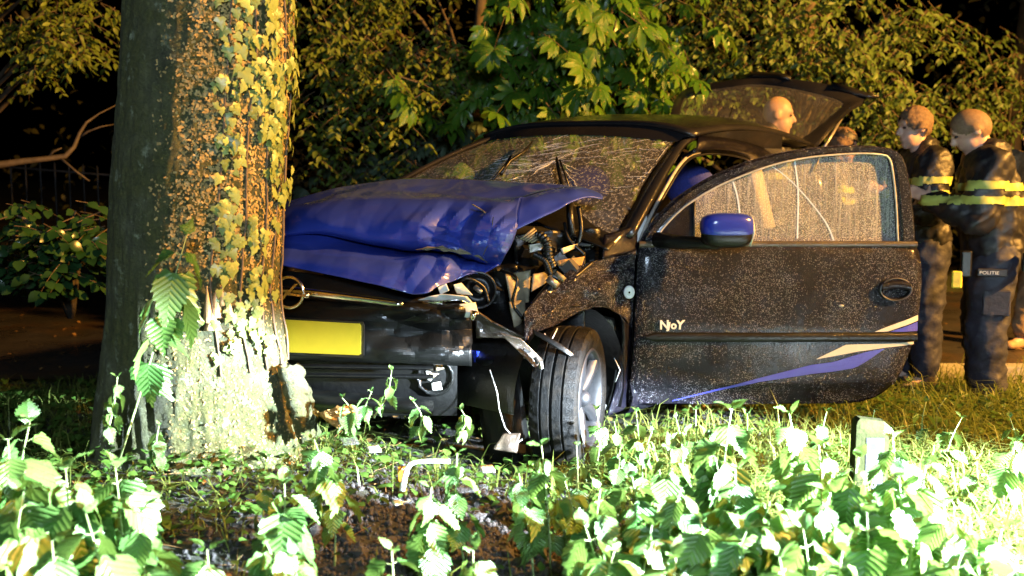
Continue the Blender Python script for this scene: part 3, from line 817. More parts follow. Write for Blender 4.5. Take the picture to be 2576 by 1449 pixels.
gr = facets(gr, 0.020, 7.0, hmask, 4.2)

h = MB(); h.grid(gr)
DROP = [(cos(2 * pi * k / 6), sin(2 * pi * k / 6), 0) for k in range(6)] + [(.62 * cos(2 * pi * k / 6 + .5), .62 * sin(2 * pi * k / 6 + .5), .55) for k in range(6)] + [(0, 0, .75)]
DROPF = [(k, (k + 1) % 6, 6 + k) for k in range(6)] + [(6 + k, (k + 1) % 6, 6 + (k + 1) % 6) for k in range(6)] + [(6 + k, 6 + (k + 1) % 6, 12) for k in range(6)]
def raindrops(o, parent, n, r0, r1, seed, lift=0.0, keep=None, flip=1):
    """beads of rain standing on a panel"""
    r = random.Random(seed); me = o.data; root = parent
    while root.parent is not None: root = root.parent
    ar = []; tot = 0
    for p in me.polygons: tot += p.area; ar.append(tot)
    import bisect
    mb = MB(); off = V(root.location); camp = V((0, 0, CAM_H))
    for _ in range(n):
        p = me.polygons[min(len(ar) - 1, bisect.bisect(ar, r.random() * tot))]; vs_ = [me.vertices[i].co for i in p.vertices]
        a, b = r.random(), r.random(); q = vs_[0].lerp(vs_[1], a).lerp(vs_[-1].lerp(vs_[2], a) if len(vs_) > 3 else vs_[-1], b) + off
        nn = p.normal.copy()
        if nn.dot(camp - q) < 0: nn = -nn
        if keep and not keep(q): continue
        s = lerp(r0, r1, r.random() ** 2.2); x = nn.orthogonal().normalized(); y = nn.cross(x); t = r.random() * 6.3
        x, y = x * cos(t) + y * sin(t), y * cos(t) - x * sin(t); el_ = r.uniform(.8, 1.3)
        mb.add([q + nn * lift + x * (v[0] * s * el_) + y * (v[1] * s) + nn * (v[2] * s) for v in DROP], DROPF)
    return tag(mb.build('raindrops', M['drop'], parent), kind='stuff')
hood = h.build('bonnet', M['blue_paint'], car, sharp=9, solid=0.006)
raindrops(hood, hood, 2600, .0012, .0034, 5)
tag(hood, 'crumpled blue bonnet folded upwards in the crash')
# sharp turned-up flap at the corner
fl = MB()
flap = patch([[(1310, 499, 4.34), (1360, 484, 4.38), (1410, 474, 4.41), (1453, 471, 4.42), (1485, 478, 4.42), (1514, 491, 4.40)],
              [(1303, 528, 4.23), (1350, 506, 4.26), (1410, 490, 4.30), (1450, 482, 4.33), (1485, 487, 4.36), (1516, 496, 4.37)],
              [(1296, 580, 4.12), (1345, 556, 4.14), (1405, 527, 4.18), (1440, 508, 4.23), (1480, 497, 4.30), (1515, 501, 4.34)]], 30, 14)
fl.grid(crumple(flap, 0.008, 14, None, 5)); fl.build('bonnet_flap', M['blue_paint'], hood, sharp=30, solid=0.005)
# cracked filler along the folds
for k, pts in enumerate(([(1045, 628), (1100, 622), (1150, 630), (1200, 640), (1225, 660)], [(1185, 512), (1215, 530), (1240, 560), (1275, 572)], [(1240, 545), (1235, 585), (1230, 610), (1215, 640)])):
    s = MB(); rows = []
    dep = {0: 4.165, 1: 4.20, 2: 4.11}[k]
    for i in range(16):
        t = i / 15 * (len(pts) - 1); j = min(int(t), len(pts) - 2); f = t - j
        x = lerp(pts[j][0], pts[j + 1][0], f); y = lerp(pts[j][1], pts[j + 1][1], f)
        wd = (9 if k == 0 else 5) * (0.4 + abs(fbm((i * .7, k, 0)) * 1.6)) * sin(pi * (i + .6) / 16.2)
        rows.append([at(x, y - wd, dep - 0.004 * i / 15), at(x + 2, y, dep - 0.012), at(x, y + wd, dep - 0.006)])
    s.grid(rows); s.build('chipped_filler', M['primer'], hood, smooth=False)

# --- windscreen, A pillars, roof
PLb, PLt = at(1578, 598, 4.50), at(1722, 352, 5.05)      # driver's side pillar foot and head
PRb, PRt = at(925, 505, 5.45), at(1240, 352, 5.75)
def ws(s, t):
    """windscreen surface: s from driver's side to passenger's side, t from foot to head"""
    a = PLb.lerp(PLt, t); b = PRb.lerp(PRt, t)
    p = a.lerp(b, s)
    bow = 4 * s * (1 - s)
    return p + V((-0.66, -0.75, 0)) * (0.12 * bow * (1 - 0.35 * t)) + V((0, 0, 1)) * (0.035 * bow * t + 0.03 * sin(pi * t))
wsm = MB(); wsm.grid([[ws(0.035 + 0.93 * j / 40, i / 24 * 0.97) for j in range(41)] for i in range(25)])
screen = wsm.build('windscreen', M['glass_screen'], car)
screen.data.flip_normals()
tag(screen, 'cracked windscreen streaked with rain')
nrm = (ws(.5, .6) - ws(.5, .4)).cross(ws(.6, .5) - ws(.4, .5)).normalized()
if nrm.y > 0: nrm = -nrm
def wpath(pts, off=0.004): return [ws(a, b) + nrm * off for a, b in pts]
# star cracks: thin splinter lines
cr = MB(); rc = random.Random(5)
def ws_at(px, py):
    best = None
    for i in range(41):
        for j in range(31):
            s, t = i / 40, j / 30; q = topx(ws(s, t)); d = (q[0] - px) ** 2 + (q[1] - py) ** 2
            if best is None or d < best[0]: best = (d, s, t)
    return best[1], best[2]
for (cx, cy, n, rmin, rmax, aim, spread) in ((1400, 402, 18, .04, .20, 2.6, 6.28), (1215, 430, 36, .05, .24, 0.45, 0.9), (1300, 400, 26, .04, .16, 0.5, 1.0), (1560, 400, 14, .04, .16, 0.4, 1.2), (1560, 480, 8, .04, .14, 0.5, 1.5)):
    s0, t0 = ws_at(cx, cy)
    for k in range(n):
        a = aim + rc.uniform(-spread / 2, spread / 2); L = rc.uniform(rmin, rmax); st = rc.uniform(0, 0.25)
        if spread < 3: ss, tt = s0 + rc.uniform(-.10, .10), t0 + rc.uniform(-.16, .16)
        else: ss, tt = s0, t0
        pts = []
        for i in range(6):
            q = st + L * i / 5
            pts.append((min(.96, max(.04, ss - q * cos(a) * .75 + rc.uniform(-.006, .006))), min(.96, max(.02, tt + q * sin(a) + rc.uniform(-.006, .006)))))
        cr.tube(wpath(pts, 0.003), [rc.uniform(.0005, .0016)] + [rc.uniform(.0004, .0013) for _ in range(4)] + [.0003], 3, cap=False)
tag(cr.build('windscreen_crack', M['crack'], screen), kind='stuff')
# header and pillars
pl = MB()
outer = [at(1600, 592, 4.50), at(1640, 515, 4.62), at(1685, 430, 4.80), at(1722, 372, 4.98), at(1752, 349, 5.10)]
outer = resample(outer, 14)
inner = [ws(0.03, i / 13) for i in range(14)]
mid = [(o + i_) / 2 + V((0.02, -0.035, 0.012)) for o, i_ in zip(outer, inner)]
pl.grid([outer, mid, inner]); pl.build('pillar', M['dark_paint'], car, solid=0.03)
pl = MB(); oR = [PRb.lerp(PRt, i / 13) + V((-0.035, 0.03, 0.005)) for i in range(14)]; iR = [ws(0.965, i / 13) + nrm * .004 for i in range(14)]
oR2 = [p + V((-0.03, 0.06, -0.03)) for p in oR]
pl.grid([oR2, oR, iR]); pl.build('pillar', M['dark_paint'], car, solid=0.02)
# roof skin
HL, HR = at(2035, 366, 6.37), at(1690, 338, 7.12)        # rear edge of the roof, where the tailgate hangs
def roof(s, t):
    a = PLt + V((0.03, -0.03, 0.0)); a = a.lerp(HL + V((0.02, -0.02, 0.0)), t); b = (PRt + V((-0.05, 0.04, 0))).lerp(HR, t)
    p = a.lerp(b, s)
    return p + V((0, 0, 1)) * (0.062 * (1 - (2 * s - 1) ** 4) + 0.075 * sin(pi * min(1, t * 0.9 + 0.1)) - 0.012)
rf = MB(); rf.grid([[roof(j / 24, i / 20) for j in range(25)] for i in range(21)])
roof_o = rf.build('roof', M['dark_paint'], car, solid=0.02)
hd = MB(); hd.grid([[ws(0.02 + 0.96 * j / 24, 0.955) + nrm * .004 for j in range(25)], [(ws(0.02 + 0.96 * j / 24, 1.0) + roof(j / 24, 0)) / 2 + nrm * .01 for j in range(25)], [roof(j / 24, 0.0) for j in range(25)]])
hd.build('roof_header', M['dark_paint'], roof_o)
ln = MB(); ln.grid([[roof(0.06 + 0.88 * j / 12, 0.04 + .9 * i / 10) - V((0, 0, 0.05)) for j in range(13)] for i in range(11)]); ln.build('headlining', M['lining'], car)
# roof rail and bright door seal round the door opening
rail_out = resample([outer[-1], at(1800, 352, 5.25), at(1860, 362, 5.55), at(1915, 378, 5.85), at(1965, 400, 6.1)], 16)
rail_in = resample([at(1715, 392, 5.00), at(1740, 380, 5.12), at(1800, 377, 5.28), at(1860, 386, 5.56), at(1905, 402, 5.85), at(1945, 425, 6.08)], 16)
rl = MB(); rl.grid([rail_out, [(a + b) / 2 + V((0.03, -0.03, 0.0)) for a, b in zip(rail_out, rail_in)], rail_in]); rl.build('roof_rail', M['black_paint'], car, solid=0.02)
rl = MB(); rl.grid([[roof(0.0, i / 15 * .7) for i in range(16)], [p + V((0, 0, .01)) for p in rail_out]]); rl.build('roof_gutter', M['dark_paint'], car)
seal_p = resample([at(1603, 640, 4.56), at(1612, 600, 4.58), at(1640, 535, 4.66), at(1680, 462, 4.80), at(1712, 412, 4.93), at(1745, 386, 5.1), at(1800, 380, 5.28), at(1860, 389, 5.55), at(1900, 404, 5.83)], 44)
for k, off in enumerate((0.0, 0.016)):
    s = MB(); s.tube([p + V((0.5, 0.2, -0.8)).normalized() * off for p in seal_p], 0.008 if k == 0 else 0.006, 7); s.build('door_seal', M['seal'] if k == 0 else M['plastic'], car)

# --- body sides, tail, floor (car coordinates)
def side_v(z): return interp([(0.15, -0.07), (0.25, -0.03), (0.5, 0.0), (0.75, -0.01), (0.92, -0.05), (1.38, -0.24)], z)
def side_panel(name, u0, u1, right, z0, z1, mat, wheel=None, nu=26, nz=12):
    rows = []
    for i in range(nz + 1):
        r = []
        for j in range(nu + 1):
            u = lerp(u0, u1, j / nu); zb = z0
            if wheel is not None:
                d = abs(u - wheel)
                if d < 0.34: zb = max(zb, 0.29 + sqrt(0.34 ** 2 - d * d))
            z = lerp(zb, z1, i / nz); v = side_v(z)
            tail = 0.16 * sstep(2.1, 2.6, u)
            r.append(C(u, (-1.64 - v + tail) if right else v - tail, z))
        rows.append(r)
    b = MB(); b.grid(rows)
    return b.build(name, mat, car, solid=0.02)
side_panel('rear_quarter_panel', 1.24, 2.58, False, 0.20, 0.92, M['black_paint'], 2.01)
side_panel('rear_quarter_panel', 1.24, 2.58, True, 0.20, 0.92, M['black_paint'], 2.01)
side_panel('passenger_door', 0.0, 1.235, True, 0.20, 0.92, M['black_paint'])
side_panel('passenger_wing', -1.02, -0.005, True, 0.22, 0.92, M['black_paint'], -0.48)
sl = MB(); sl.grid([[C(-0.06 + 1.3 * j / 20, vv, zz) for j in range(21)] for vv, zz in ((-0.10, .30), (-0.035, .29), (-0.02, .22), (-0.04, .16), (-0.12, .14))]); sl.build('sill', M['black_paint'], car, solid=0.01)
fl = MB(); fl.poly([C(-0.3, -0.1, 0.19), C(2.5, -0.12, 0.24), C(2.5, -1.52, 0.24), C(-0.3, -1.54, 0.19)]); fl.build('floor_pan', M['dash'], car, solid=0.02)
tl = MB(); tl.grid([[C(2.60 - 0.08 * abs(2 * j / 12 - 1) ** 3, -0.16 - 1.32 * j / 12, z) for j in range(13)] for z in (0.25, 0.45, 0.62, 0.72)]); tl.build('rear_bumper', M['black_paint'], car, solid=0.03)
# pillars at the rear
for v_, s_ in ((-0.10, 1), (-1.54, -1)):
    b = MB(); b.grid([[C(1.28, v_, .92), C(1.40, v_, .92)], [C(1.34, v_ - s_ * .16, 1.36), C(1.46, v_ - s_ * .16, 1.36)]]); b.build('centre_pillar', M['lining'] if s_ == 1 else M['dark_paint'], car, solid=0.03)
    b = MB(); b.grid([[C(2.12, v_ - s_ * .02, .92), C(2.50, v_ - s_ * .05, .92)], [C(2.08, v_ - s_ * .16, 1.37), C(2.26, v_ - s_ * .17, 1.37)]]); b.build('rear_pillar', M['dark_paint'], car, solid=0.03)
    b = MB(); b.grid([[C(1.41, v_ - .0, .93), C(2.11, v_ - s_ * .02, .93)], [C(1.47, v_ - s_ * .15, 1.35), C(2.07, v_ - s_ * .15, 1.35)]]); b.build('side_window', M['glass_rear'], car)
b = MB(); b.grid([[C(-.05, -1.56, .93), C(1.26, -1.55, .93)], [C(.62, -1.41, 1.35), C(1.32, -1.40, 1.36)]]); b.build('side_window', M['glass_rear'], car)

# --- seats, dashboard, wheel, airbag
def seat(v0):
    b = MB()
    prof = [(0.35, .34, .09), (0.75, .40, .10), (0.86, .50, .11), (0.98, .75, .10), (1.08, .98, .08)]
    rows = []
    for u, z, th in prof:
        rows.append([C(u - th * .3 + th * cos(a) * .8, v0 + 0.25 * sin(a), z + th * .2 * cos(a)) for a in [2 * pi * k / 16 for k in range(16)]])
    b.grid(rows, closed=True); b.build('seat', M['seatgrey'], car)
    b = MB(); b.ellipsoid(C(1.10, v0, 1.14), (0.15, 0.10, 0.12), 18, 12, Matrix.Rotation(YAW + pi / 2, 3, 'Z')); b.build('headrest', M['seatblue'], car)
seat(-0.46); seat(-1.16)
b = MB(); b.grid([[C(u, -0.12 - 1.36 * j / 10, z) for j in range(11)] for u, z in ((-0.25, .90), (0.0, .95), (0.22, .93), (0.30, .85), (0.27, .62), (0.2, .35))])
b.build('dashboard', M['dash'], car, solid=0.01)
c0 = C(0.42, -0.46, 0.93); ax = (REAR * 0.85 + V((0, 0, 0.5))).normalized(); bx = ax.cross(V((0, 0, 1))).normalized(); cx = bx.cross(ax)
b = MB(); b.tube([c0 + (bx * cos(2 * pi * k / 28) + cx * sin(2 * pi * k / 28)) * 0.18 for k in range(29)], 0.014, 8, cap=False)
for k in range(3): b.tube([c0, c0 + (bx * cos(2 * pi * k / 3 + .5) + cx * sin(2 * pi * k / 3 + .5)) * 0.18], 0.014, 6)
b.ellipsoid(c0, (0.06, 0.06, 0.05)); b.build('steering_wheel', M['plastic'], car)
b = MB(); b.grid([[at(x, y, Y) for x, y, Y in r] for r in ([(1606, 545, 4.62), (1622, 528, 4.64), (1632, 560, 4.66)], [(1604, 585, 4.6), (1615, 570, 4.6), (1626, 585, 4.62)], [(1603, 615, 4.58), (1608, 612, 4.58), (1614, 605, 4.6)])]); b.build('airbag', M['airbag'], car)
# dark scuttle with its bulkhead behind the engine
b = MB(); b.grid([[C(-.30, -0.10 - 1.44 * j / 12, z) for j in range(13)] for z in (0.2, .5, .75, .88)]); b.build('bulkhead', M['plastic'], car, solid=0.01)
sc = MB(); sc.grid(patch([[(1330, 470, 4.95), (1420, 500, 4.80), (1500, 560, 4.66), (1560, 590, 4.56)], [(1330, 500, 4.75), (1420, 545, 4.62), (1490, 590, 4.50), (1545, 612, 4.44)], [(1335, 560, 4.55), (1420, 590, 4.48), (1480, 610, 4.42), (1530, 630, 4.38)]], 18, 12)); sc.build('scuttle_panel', M['plastic'], car, solid=0.006)
# wipers
def rod(name, pts, r, mat, parent=car, n=6, flat=1.0):
    q = MB(); q.tube([at(*p) if not isinstance(p, V) else p for p in pts], r, n, flat=flat); return q.build(name, mat, parent)
def on_ws(px, py, off):
    s, t = ws_at(px, py); return ws(s, t) + nrm * off
wp = rod('wiper', [on_ws(1266, 455, .03), on_ws(1290, 420, .035), on_ws(1318, 395, .03), on_ws(1345, 366, .022)], [.010, .008, .007, .004], M['plastic'])
rod('wiper_blade', [on_ws(1243, 452, .012), on_ws(1268, 418, .014), on_ws(1290, 400, .016)], .006, M['plastic'], wp)
wp = rod('wiper', [at(1426, 505, 4.62), at(1412, 455, 4.72), at(1404, 420, 4.8), at(1400, 395, 4.86)], [.010, .010, .009, .005], M['plastic'])
rod('wiper_blade', [at(1432, 470, 4.68), at(1418, 430, 4.76), at(1408, 402, 4.82)], .005, M['plastic'], wp)
# roof aerial, leaf debris on roof
ant = rod('aerial', [at(1822, 352, 6.0), at(1826, 325, 6.05), at(1834, 295, 6.1), at(1845, 264, 6.2)], [.006, .004, .0035, .003], M['plastic'])

# --- driver's wing (fender), crushed
cols = [(1599, 632, 4.53, 826, 4.53, 1590), (1560, 640, 4.48, 792, 4.46, 1560), (1513, 652, 4.40, 771, 4.37, 1513), (1448, 671, 4.29, 789, 4.26, 1450), (1397, 706, 4.19, 818, 4.15, 1397), (1351, 750, 4.08, 836, 4.05, 1347), (1318, 788, 4.0, 857, 3.98, 1322)]
rows = [[(x, yt, d) for x, yt, d, yb, db, xb in cols],
        [(lerp(x, xb, .35), lerp(yt, yb, .35), lerp(d, db, .35) - o) for (x, yt, d, yb, db, xb), o in zip(cols, (0.0, .05, .01, .06, .02, .02, 0))],
        [(lerp(x, xb, .7), lerp(yt, yb, .7), lerp(d, db, .7) - o) for (x, yt, d, yb, db, xb), o in zip(cols, (0.01, .0, .07, .02, .06, .03, 0))],
        [(xb, yb, db) for x, yt, d, yb, db, xb in cols]]
gw = facets(crumple(patch(rows, 80, 44), 0.008, 8.0, None, 21.0), 0.035, 6.5, lambda p: 1.0, 2.3)
wing = MB(); wing.grid(gw)
wing_o = wing.build('wing', M['black_paint'], car, sharp=12, solid=0.006); raindrops(wing_o, wing_o, 3600, .0008, .0026, 11); tag(wing_o, 'crushed front wing behind the wheel arch')
up = MB(); up.grid(crumple(patch([[(1519, 592, 4.46), (1560, 580, 4.49), (1600, 566, 4.52)], [(1516, 622, 4.40), (1560, 608, 4.47), (1601, 598, 4.53)], [(1514, 651, 4.38), (1560, 640, 4.46), (1600, 630, 4.53)]], 14, 10), 0.006, 9)); up.build('wing_top', M['black_paint'], wing_o, solid=0.005)
ls = MB(); ls.grid(crumple(patch([[(1559, 790, 4.46), (1566, 833, 4.48), (1560, 907, 4.5), (1547, 976, 4.5), (1527, 1046, 4.48)], [(1572, 808, 4.47), (1574, 850, 4.49), (1570, 920, 4.5), (1562, 985, 4.5), (1545, 1040, 4.49)], [(1590, 822, 4.53), (1586, 889, 4.54), (1583, 950, 4.54), (1580, 1012, 4.54), (1566, 1032, 4.52)]], 34, 10), 0.010, 16, None, 4)); ls.build('wing_edge', M['black_paint'], wing_o, sharp=35, solid=0.006)
si = MB(); p0 = at(1581, 733, 4.48); rows = []
for rr, dd in ((0.024, 0.0), (0.024, 0.010), (0.019, 0.014), (0.016, 0.008), (0.010, 0.012), (0.004, 0.013)):
    rows.append([p0 + V((rr * cos(2 * pi * k / 20), -dd - 0.02, rr * 1.2 * sin(2 * pi * k / 20))) for k in range(20)])
si.grid(rows, closed=True); si.build('side_indicator', M['white'], wing_o)

# --- wheels
def wheel(center, axis_, right=False):
    a = axis_.normalized(); e1 = V((0, 0, 1)); e2 = a.cross(e1).normalized()
    w_ = MB(); n = 72
    prof = [(-.085, .205), (-.095, .235), (-.097, .262), (-.088, .281), (-.070, .290), (-.050, .293), (-.048, .284), (-.040, .284), (-.038, .294), (-.010, .295), (-.008, .285), (.004, .285), (.006, .295),
            (.036, .294), (.038, .284), (.046, .284), (.048, .293), (.070, .290), (.088, .281), (.097, .262), (.095, .235), (.085, .205)]
    rows = []
    for s_, r_ in prof:
        row = []
        for k in range(n * 2):
            t = 2 * pi * k / (n * 2); rr = r_
            if r_ > .286 and abs(s_) > .05 and (k // 2) % 2 == 0: rr -= .005
            row.append(center + a * s_ + (e1 * cos(t) + e2 * sin(t)) * rr)
        rows.append(row)
    w_.grid(rows, closed=True)
    root = w_.build('wheel', M['rubber'], car, sharp=35)
    rm = MB()
    rp = [(.088, .206), (.094, .200), (.088, .192), (.060, .186), (-.02, .180), (-.08, .19)]
    rm.grid([[center + a * s_ + (e1 * cos(2 * pi * k / n) + e2 * sin(2 * pi * k / n)) * r_ for k in range(n)] for s_, r_ in rp], closed=True)
    rm.build('rim', M['alloy'], root)
    for k in range(5):
        t = 2 * pi * k / 5 + .35; d = e1 * cos(t) + e2 * sin(t); q = a.cross(d)
        s = MB()
        s.grid([[center + d * rr + a * (ax_) + q * wq for wq, ax_ in ((-ww, ad - .03), (-ww * .8, ad), (ww * .8, ad), (ww, ad - .03))] for rr, ww, ad in ((.03, .030, .055), (.07, .022, .068), (.13, .019, .078), (.19, .032, .084))])
        s.build('spoke', M['alloy'], root)
    hb = MB(); hb.ellipsoid(center + a * .055, (.035, .035, .035), 16, 8); hb.build('hub', M['alloy'], root)
    dk = MB(); dk.tube([center - a * .03, center - a * .015], .12, 28); dk.build('brake_disc', M['steel'], root)
    return root
wa = V((0.955, -0.30, 0.02))
fw = wheel(at(1432, 1000, 4.16), wa); tag(fw, 'front wheel turned outwards with a muddy tyre')
wheel(C(-0.48, -1.53, .295), -LEFT); wheel(C(2.01, -.12, .295), LEFT); wheel(C(2.01, -1.52, .295), -LEFT)
# arch liner behind the wheel
al = MB(); wc = C(-0.46, -0.24, .31)
rows = []
for i in range(23):
    t = R(-20) + R(205) * i / 22
    rows.append([wc + (-REAR * cos(t) * -1 * .37) + V((0, 0, sin(t) * .36)) + LEFT * (.20 - .50 * j / 6) for j in range(7)])
al.grid(rows); al.build('arch_liner', M['plastic'], car)
lt = MB(); lt.grid(crumple(patch([[(1545, 800, 4.50), (1555, 870, 4.52), (1550, 950, 4.52), (1530, 1030, 4.5)], [(1480, 785, 4.46), (1520, 870, 4.56), (1520, 950, 4.56), (1500, 1050, 4.54)]], 16, 6), .01, 9)); lt.build('arch_liner', M['plastic'], car, solid=.004)

# --- front end: bumper bent back, grille bar with badge, plate
bx_ = [(560, 4.45), (640, 4.30), (710, 4.16), (800, 4.06), (910, 3.99), (1000, 3.95), (1090, 3.93), (1150, 3.94), (1186, 3.97)]
by_ = [(758, .06), (775, .025), (800, .0), (822, .01), (845, -.015), (868, -.03), (893, -.03), (905, .0)]
def bump_pt(x, y, o, dd): return at(x, y + (x - 800) * 0.035 if x > 560 else y, dd + o)
rows = []
for y, o in by_:
    row = []
    for x, dd in bx_:
        dent = 0.0
        if 930 < x < 1210 and 800 <= y <= 845: dent = .035
        yy = y + (x - 800) * 0.03
        row.append((x, yy, dd + o + dent))
    rows.append(row)
gb = crumple(patch(rows, 90, 40), 0.008, 9, lambda p: sstep(-.75, -.35, p.x), 2)
gb = facets(gb, 0.05, 7.0, lambda p: sstep(-.62, -.35, p.x), 6.1)
bm = MB(); bm.grid(gb); bumper = bm.build('bumper', M['plastic_wet'], car, sharp=14, solid=0.006); tag(bumper, 'bent black front bumper')
# lower intake slats and lip
for k, y in enumerate((916, 938)):
    s = MB(); rows = [[(x, y + (x - 800) * .012, dd + .03 - .02 * (k == 3)) for x, dd in bx_[:7]], [(x, y + 7 + (x - 800) * .012, dd + .0 - .02 * (k == 3)) for x, dd in bx_[:7]], [(x, y + 12 + (x - 800) * .012, dd + .04) for x, dd in bx_[:7]]]
    s.grid(patch(rows, 30, 6)); s.build('intake_slat', M['plastic'], bumper)
s = MB(); s.grid(patch([[(x, 900, dd + .12) for x, dd in bx_[:8]], [(x, 1000, dd + .14) for x, dd in bx_[:8]], [(x, 1045, dd + .2) for x, dd in bx_[:8]]], 24, 8)); s.build('intake_backing', M['plastic'], bumper)
s = MB(); s.grid(facets(patch([[(x, 968 + (x - 700) * .10, dd + .07) for x, dd in bx_[:7]], [(x, 984 + (x - 700) * .12, dd + .03) for x, dd in bx_[:7]], [(x, 1008 + (x - 700) * .09, dd + .05) for x, dd in bx_[:7]], [(x, 1022 + (x - 700) * .06, dd + .14) for x, dd in bx_[:7]]], 44, 14), .06, 6.0, lambda p: 1.0, 3.3)); s.build('bumper_lip', M['plastic_wet'], bumper)
# number plate (blank in the photograph) in its holder
def bdep(x): return interp(bx_, x)
def plate_pt(x, y, o): return at(x, y, lerp(bdep(700), bdep(910), (x - 700) / 210) - 0.062 - o)
s = MB(); s.prism([plate_pt(560, 790, 0), plate_pt(912, 810, 0), plate_pt(916, 818, 0), plate_pt(915, 894, 0), plate_pt(909, 900, 0), plate_pt(560, 884, 0)], (0, .016, 0)); hold = s.build('plate_holder', M['plastic'], bumper, smooth=False)
s = MB(); s.prism([plate_pt(560, 795, .005), plate_pt(904, 814, .005), plate_pt(908, 818, .005), plate_pt(907, 890, .005), plate_pt(903, 893, .005), plate_pt(560, 879, .005)], (0, .005, 0)); s.build('number_plate', M['plate'], bumper, smooth=False)
# grille bar
s = MB(); s.grid(patch([[(600, 710, 4.42), (700, 722, 4.24), (780, 731, 4.10), (900, 746, 4.04), (1012, 763, 3.99)], [(600, 716, 4.40), (700, 728, 4.21), (780, 737, 4.07), (900, 752, 4.01), (1014, 767, 3.97)], [(600, 724, 4.42), (700, 737, 4.24), (780, 746, 4.10), (900, 760, 4.04), (1008, 770, 3.99)]], 30, 8)); s.build('grille_bar', M['chrome'], car, solid=.01)
s = MB(); s.grid(patch([[(600, 670, 4.55), (800, 690, 4.3), (1010, 735, 4.15), (1080, 750, 4.15)], [(600, 770, 4.5), (800, 775, 4.24), (1010, 785, 4.1), (1080, 790, 4.12)]], 16, 4)); s.build('grille_recess', M['plastic'], car)
# badge: ring with a lightning bolt across it
bc = at(728, 735, 4.04); br = 0.060 * 1.0
bn = V((-0.25, -0.96, 0.05)).normalized(); b1 = V((0.96, -0.25, 0)).normalized(); b2 = bn.cross(b1) * -1
if b2.z < 0: b2 = -b2
s = MB(); s.tube([bc + (b1 * cos(2 * pi * k / 40) + b2 * sin(2 * pi * k / 40)) * br for k in range(41)], .0065, 8, cap=False)
badge = s.build('badge', M['chrome'], car)
bolt = [(-1.25, .10), (.05, .10), (.45, .34), (.62, .34), (.12, -.02), (1.3, -.10), (1.3, -.17), (-.12, -.10), (-.45, -.34), (-.60, -.34), (-.20, .02), (-1.25, .03)]
s = MB(); s.prism([bc + (b1 * x + b2 * y * 1.7) * br + bn * .008 for x, y in bolt], -bn * .008); s.build('badge_bolt', M['chrome'], badge, smooth=False)
s = MB(); s.tube([at(765, 742, 4.03), at(778, 743, 4.03)], .013, 10); s.build('badge_clip', M['chrome'], badge)

# --- smashed headlight
rj = random.Random(12)
def sheet(name, pts, depth, mat, parent=car, amp=0.012, solid=0.004, n=10, freq=14, seed=0, label=None):
    """torn piece of sheet: quad of pixels + depths, crumpled"""
    (a, b, c, d) = [at(x, y, depth + o) for (x, y, o) in pts]
    rows = [[a.lerp(b, j / n).lerp(d.lerp(c, j / n), i / n) for j in range(n + 1)] for i in range(n + 1)]
    rows = crumple(rows, amp, freq, None, seed)
    q = MB(); q.grid(rows); o = q.build(name, mat, parent, sharp=30, solid=solid)
    return o
hl = sheet('headlight_shell', [(1050, 752, .02), (1110, 738, .0), (1175, 745, 0), (1190, 762, .02)], 4.02, M['lamp_white'], amp=.02, seed=2)
sheet('reflector_shard', [(1060, 758, 0), (1160, 752, .0), (1200, 772, .03), (1120, 770, 0)], 4.0, M['chrome'], hl, amp=.015, seed=5)
sheet('lens_shard', [(1155, 765, 0), (1195, 760, .02), (1205, 790, .0), (1170, 800, .02)], 3.97, M['lamp_white'], hl, amp=.015, seed=9)
sheet('lens_shard', [(1140, 715, 0), (1160, 712, .02), (1190, 742, .0), (1150, 738, .02)], 4.03, M['lamp_white'], hl, amp=.01, seed=14)
sheet('lens_shard', [(1100, 722, 0), (1120, 706, .02), (1130, 730, .0), (1108, 740, .02)], 4.02, M['white'], hl, amp=.01, seed=19)
rod('indicator_bulb', [(1193, 782, 3.96), (1188, 806, 3.95)], [.016, .010], M['chrome'], hl, 10)
sheet('indicator_shard', [(1085, 770, 0), (1150, 766, 0), (1165, 778, 0), (1100, 780, 0)], 4.01, M['amber'], hl, amp=.01, seed=29)
# round lamp bucket in the dark
s = MB(); lc = at(1203, 727, 4.18); rows = []
for rr, dd in ((.075, .0), (.075, .05), (.062, .02), (.05, -.02), (.03, -.01), (.012, .03), (.004, .035)):
    rows.append([lc + V((rr * cos(2 * pi * k / 24), -dd, rr * sin(2 * pi * k / 24))) for k in range(24)])
s.grid(rows, closed=True); bk = s.build('lamp_bucket', M['plastic'], car)
rod('bulb_holder', [(1195, 722, 4.12), (1212, 735, 4.10)], [.012, .009], M['steel'], bk, 8)

# --- torn engine bay
sheet('radiator_support', [(1120, 690, .1), (1300, 660, .12), (1320, 900, .1), (1150, 900, .05)], 4.30, M['plastic'], amp=.05, seed=31, n=18)
sheet('engine_cover', [(1290, 590, .0), (1510, 570, .1), (1500, 720, .1), (1300, 720, .0)], 4.42, M['plastic'], amp=.05, seed=33, n=18)
sheet('inner_panel', [(1270, 690, .0), (1335, 680, .06), (1330, 760, .02), (1285, 770, .0)], 4.18, M['primer'], amp=.03, seed=35)
sheet('inner_panel', [(1280, 760, .0), (1320, 755, .04), (1322, 850, .02), (1300, 860, .0)], 4.14, M['primer'], amp=.03, seed=37)
sheet('inner_panel', [(1340, 690, .05), (1400, 678, .10), (1380, 710, .06), (1335, 735, .02)], 4.22, M['primer'], amp=.025, seed=41)
sheet('torn_bracket', [(1330, 615, .0), (1370, 608, .0), (1362, 628, .0), (1332, 636, .0)], 4.20, M['steel'], amp=.01, seed=43)
sheet('torn_bracket', [(1410, 625, .0), (1455, 610, .05), (1448, 622, .05), (1415, 640, .0)], 4.30, M['steel'], amp=.015, seed=45)
sheet('torn_bracket', [(1400, 655, .0), (1470, 645, .05), (1462, 668, .05), (1405, 668, .0)], 4.28, M['chip'], amp=.015, seed=47)
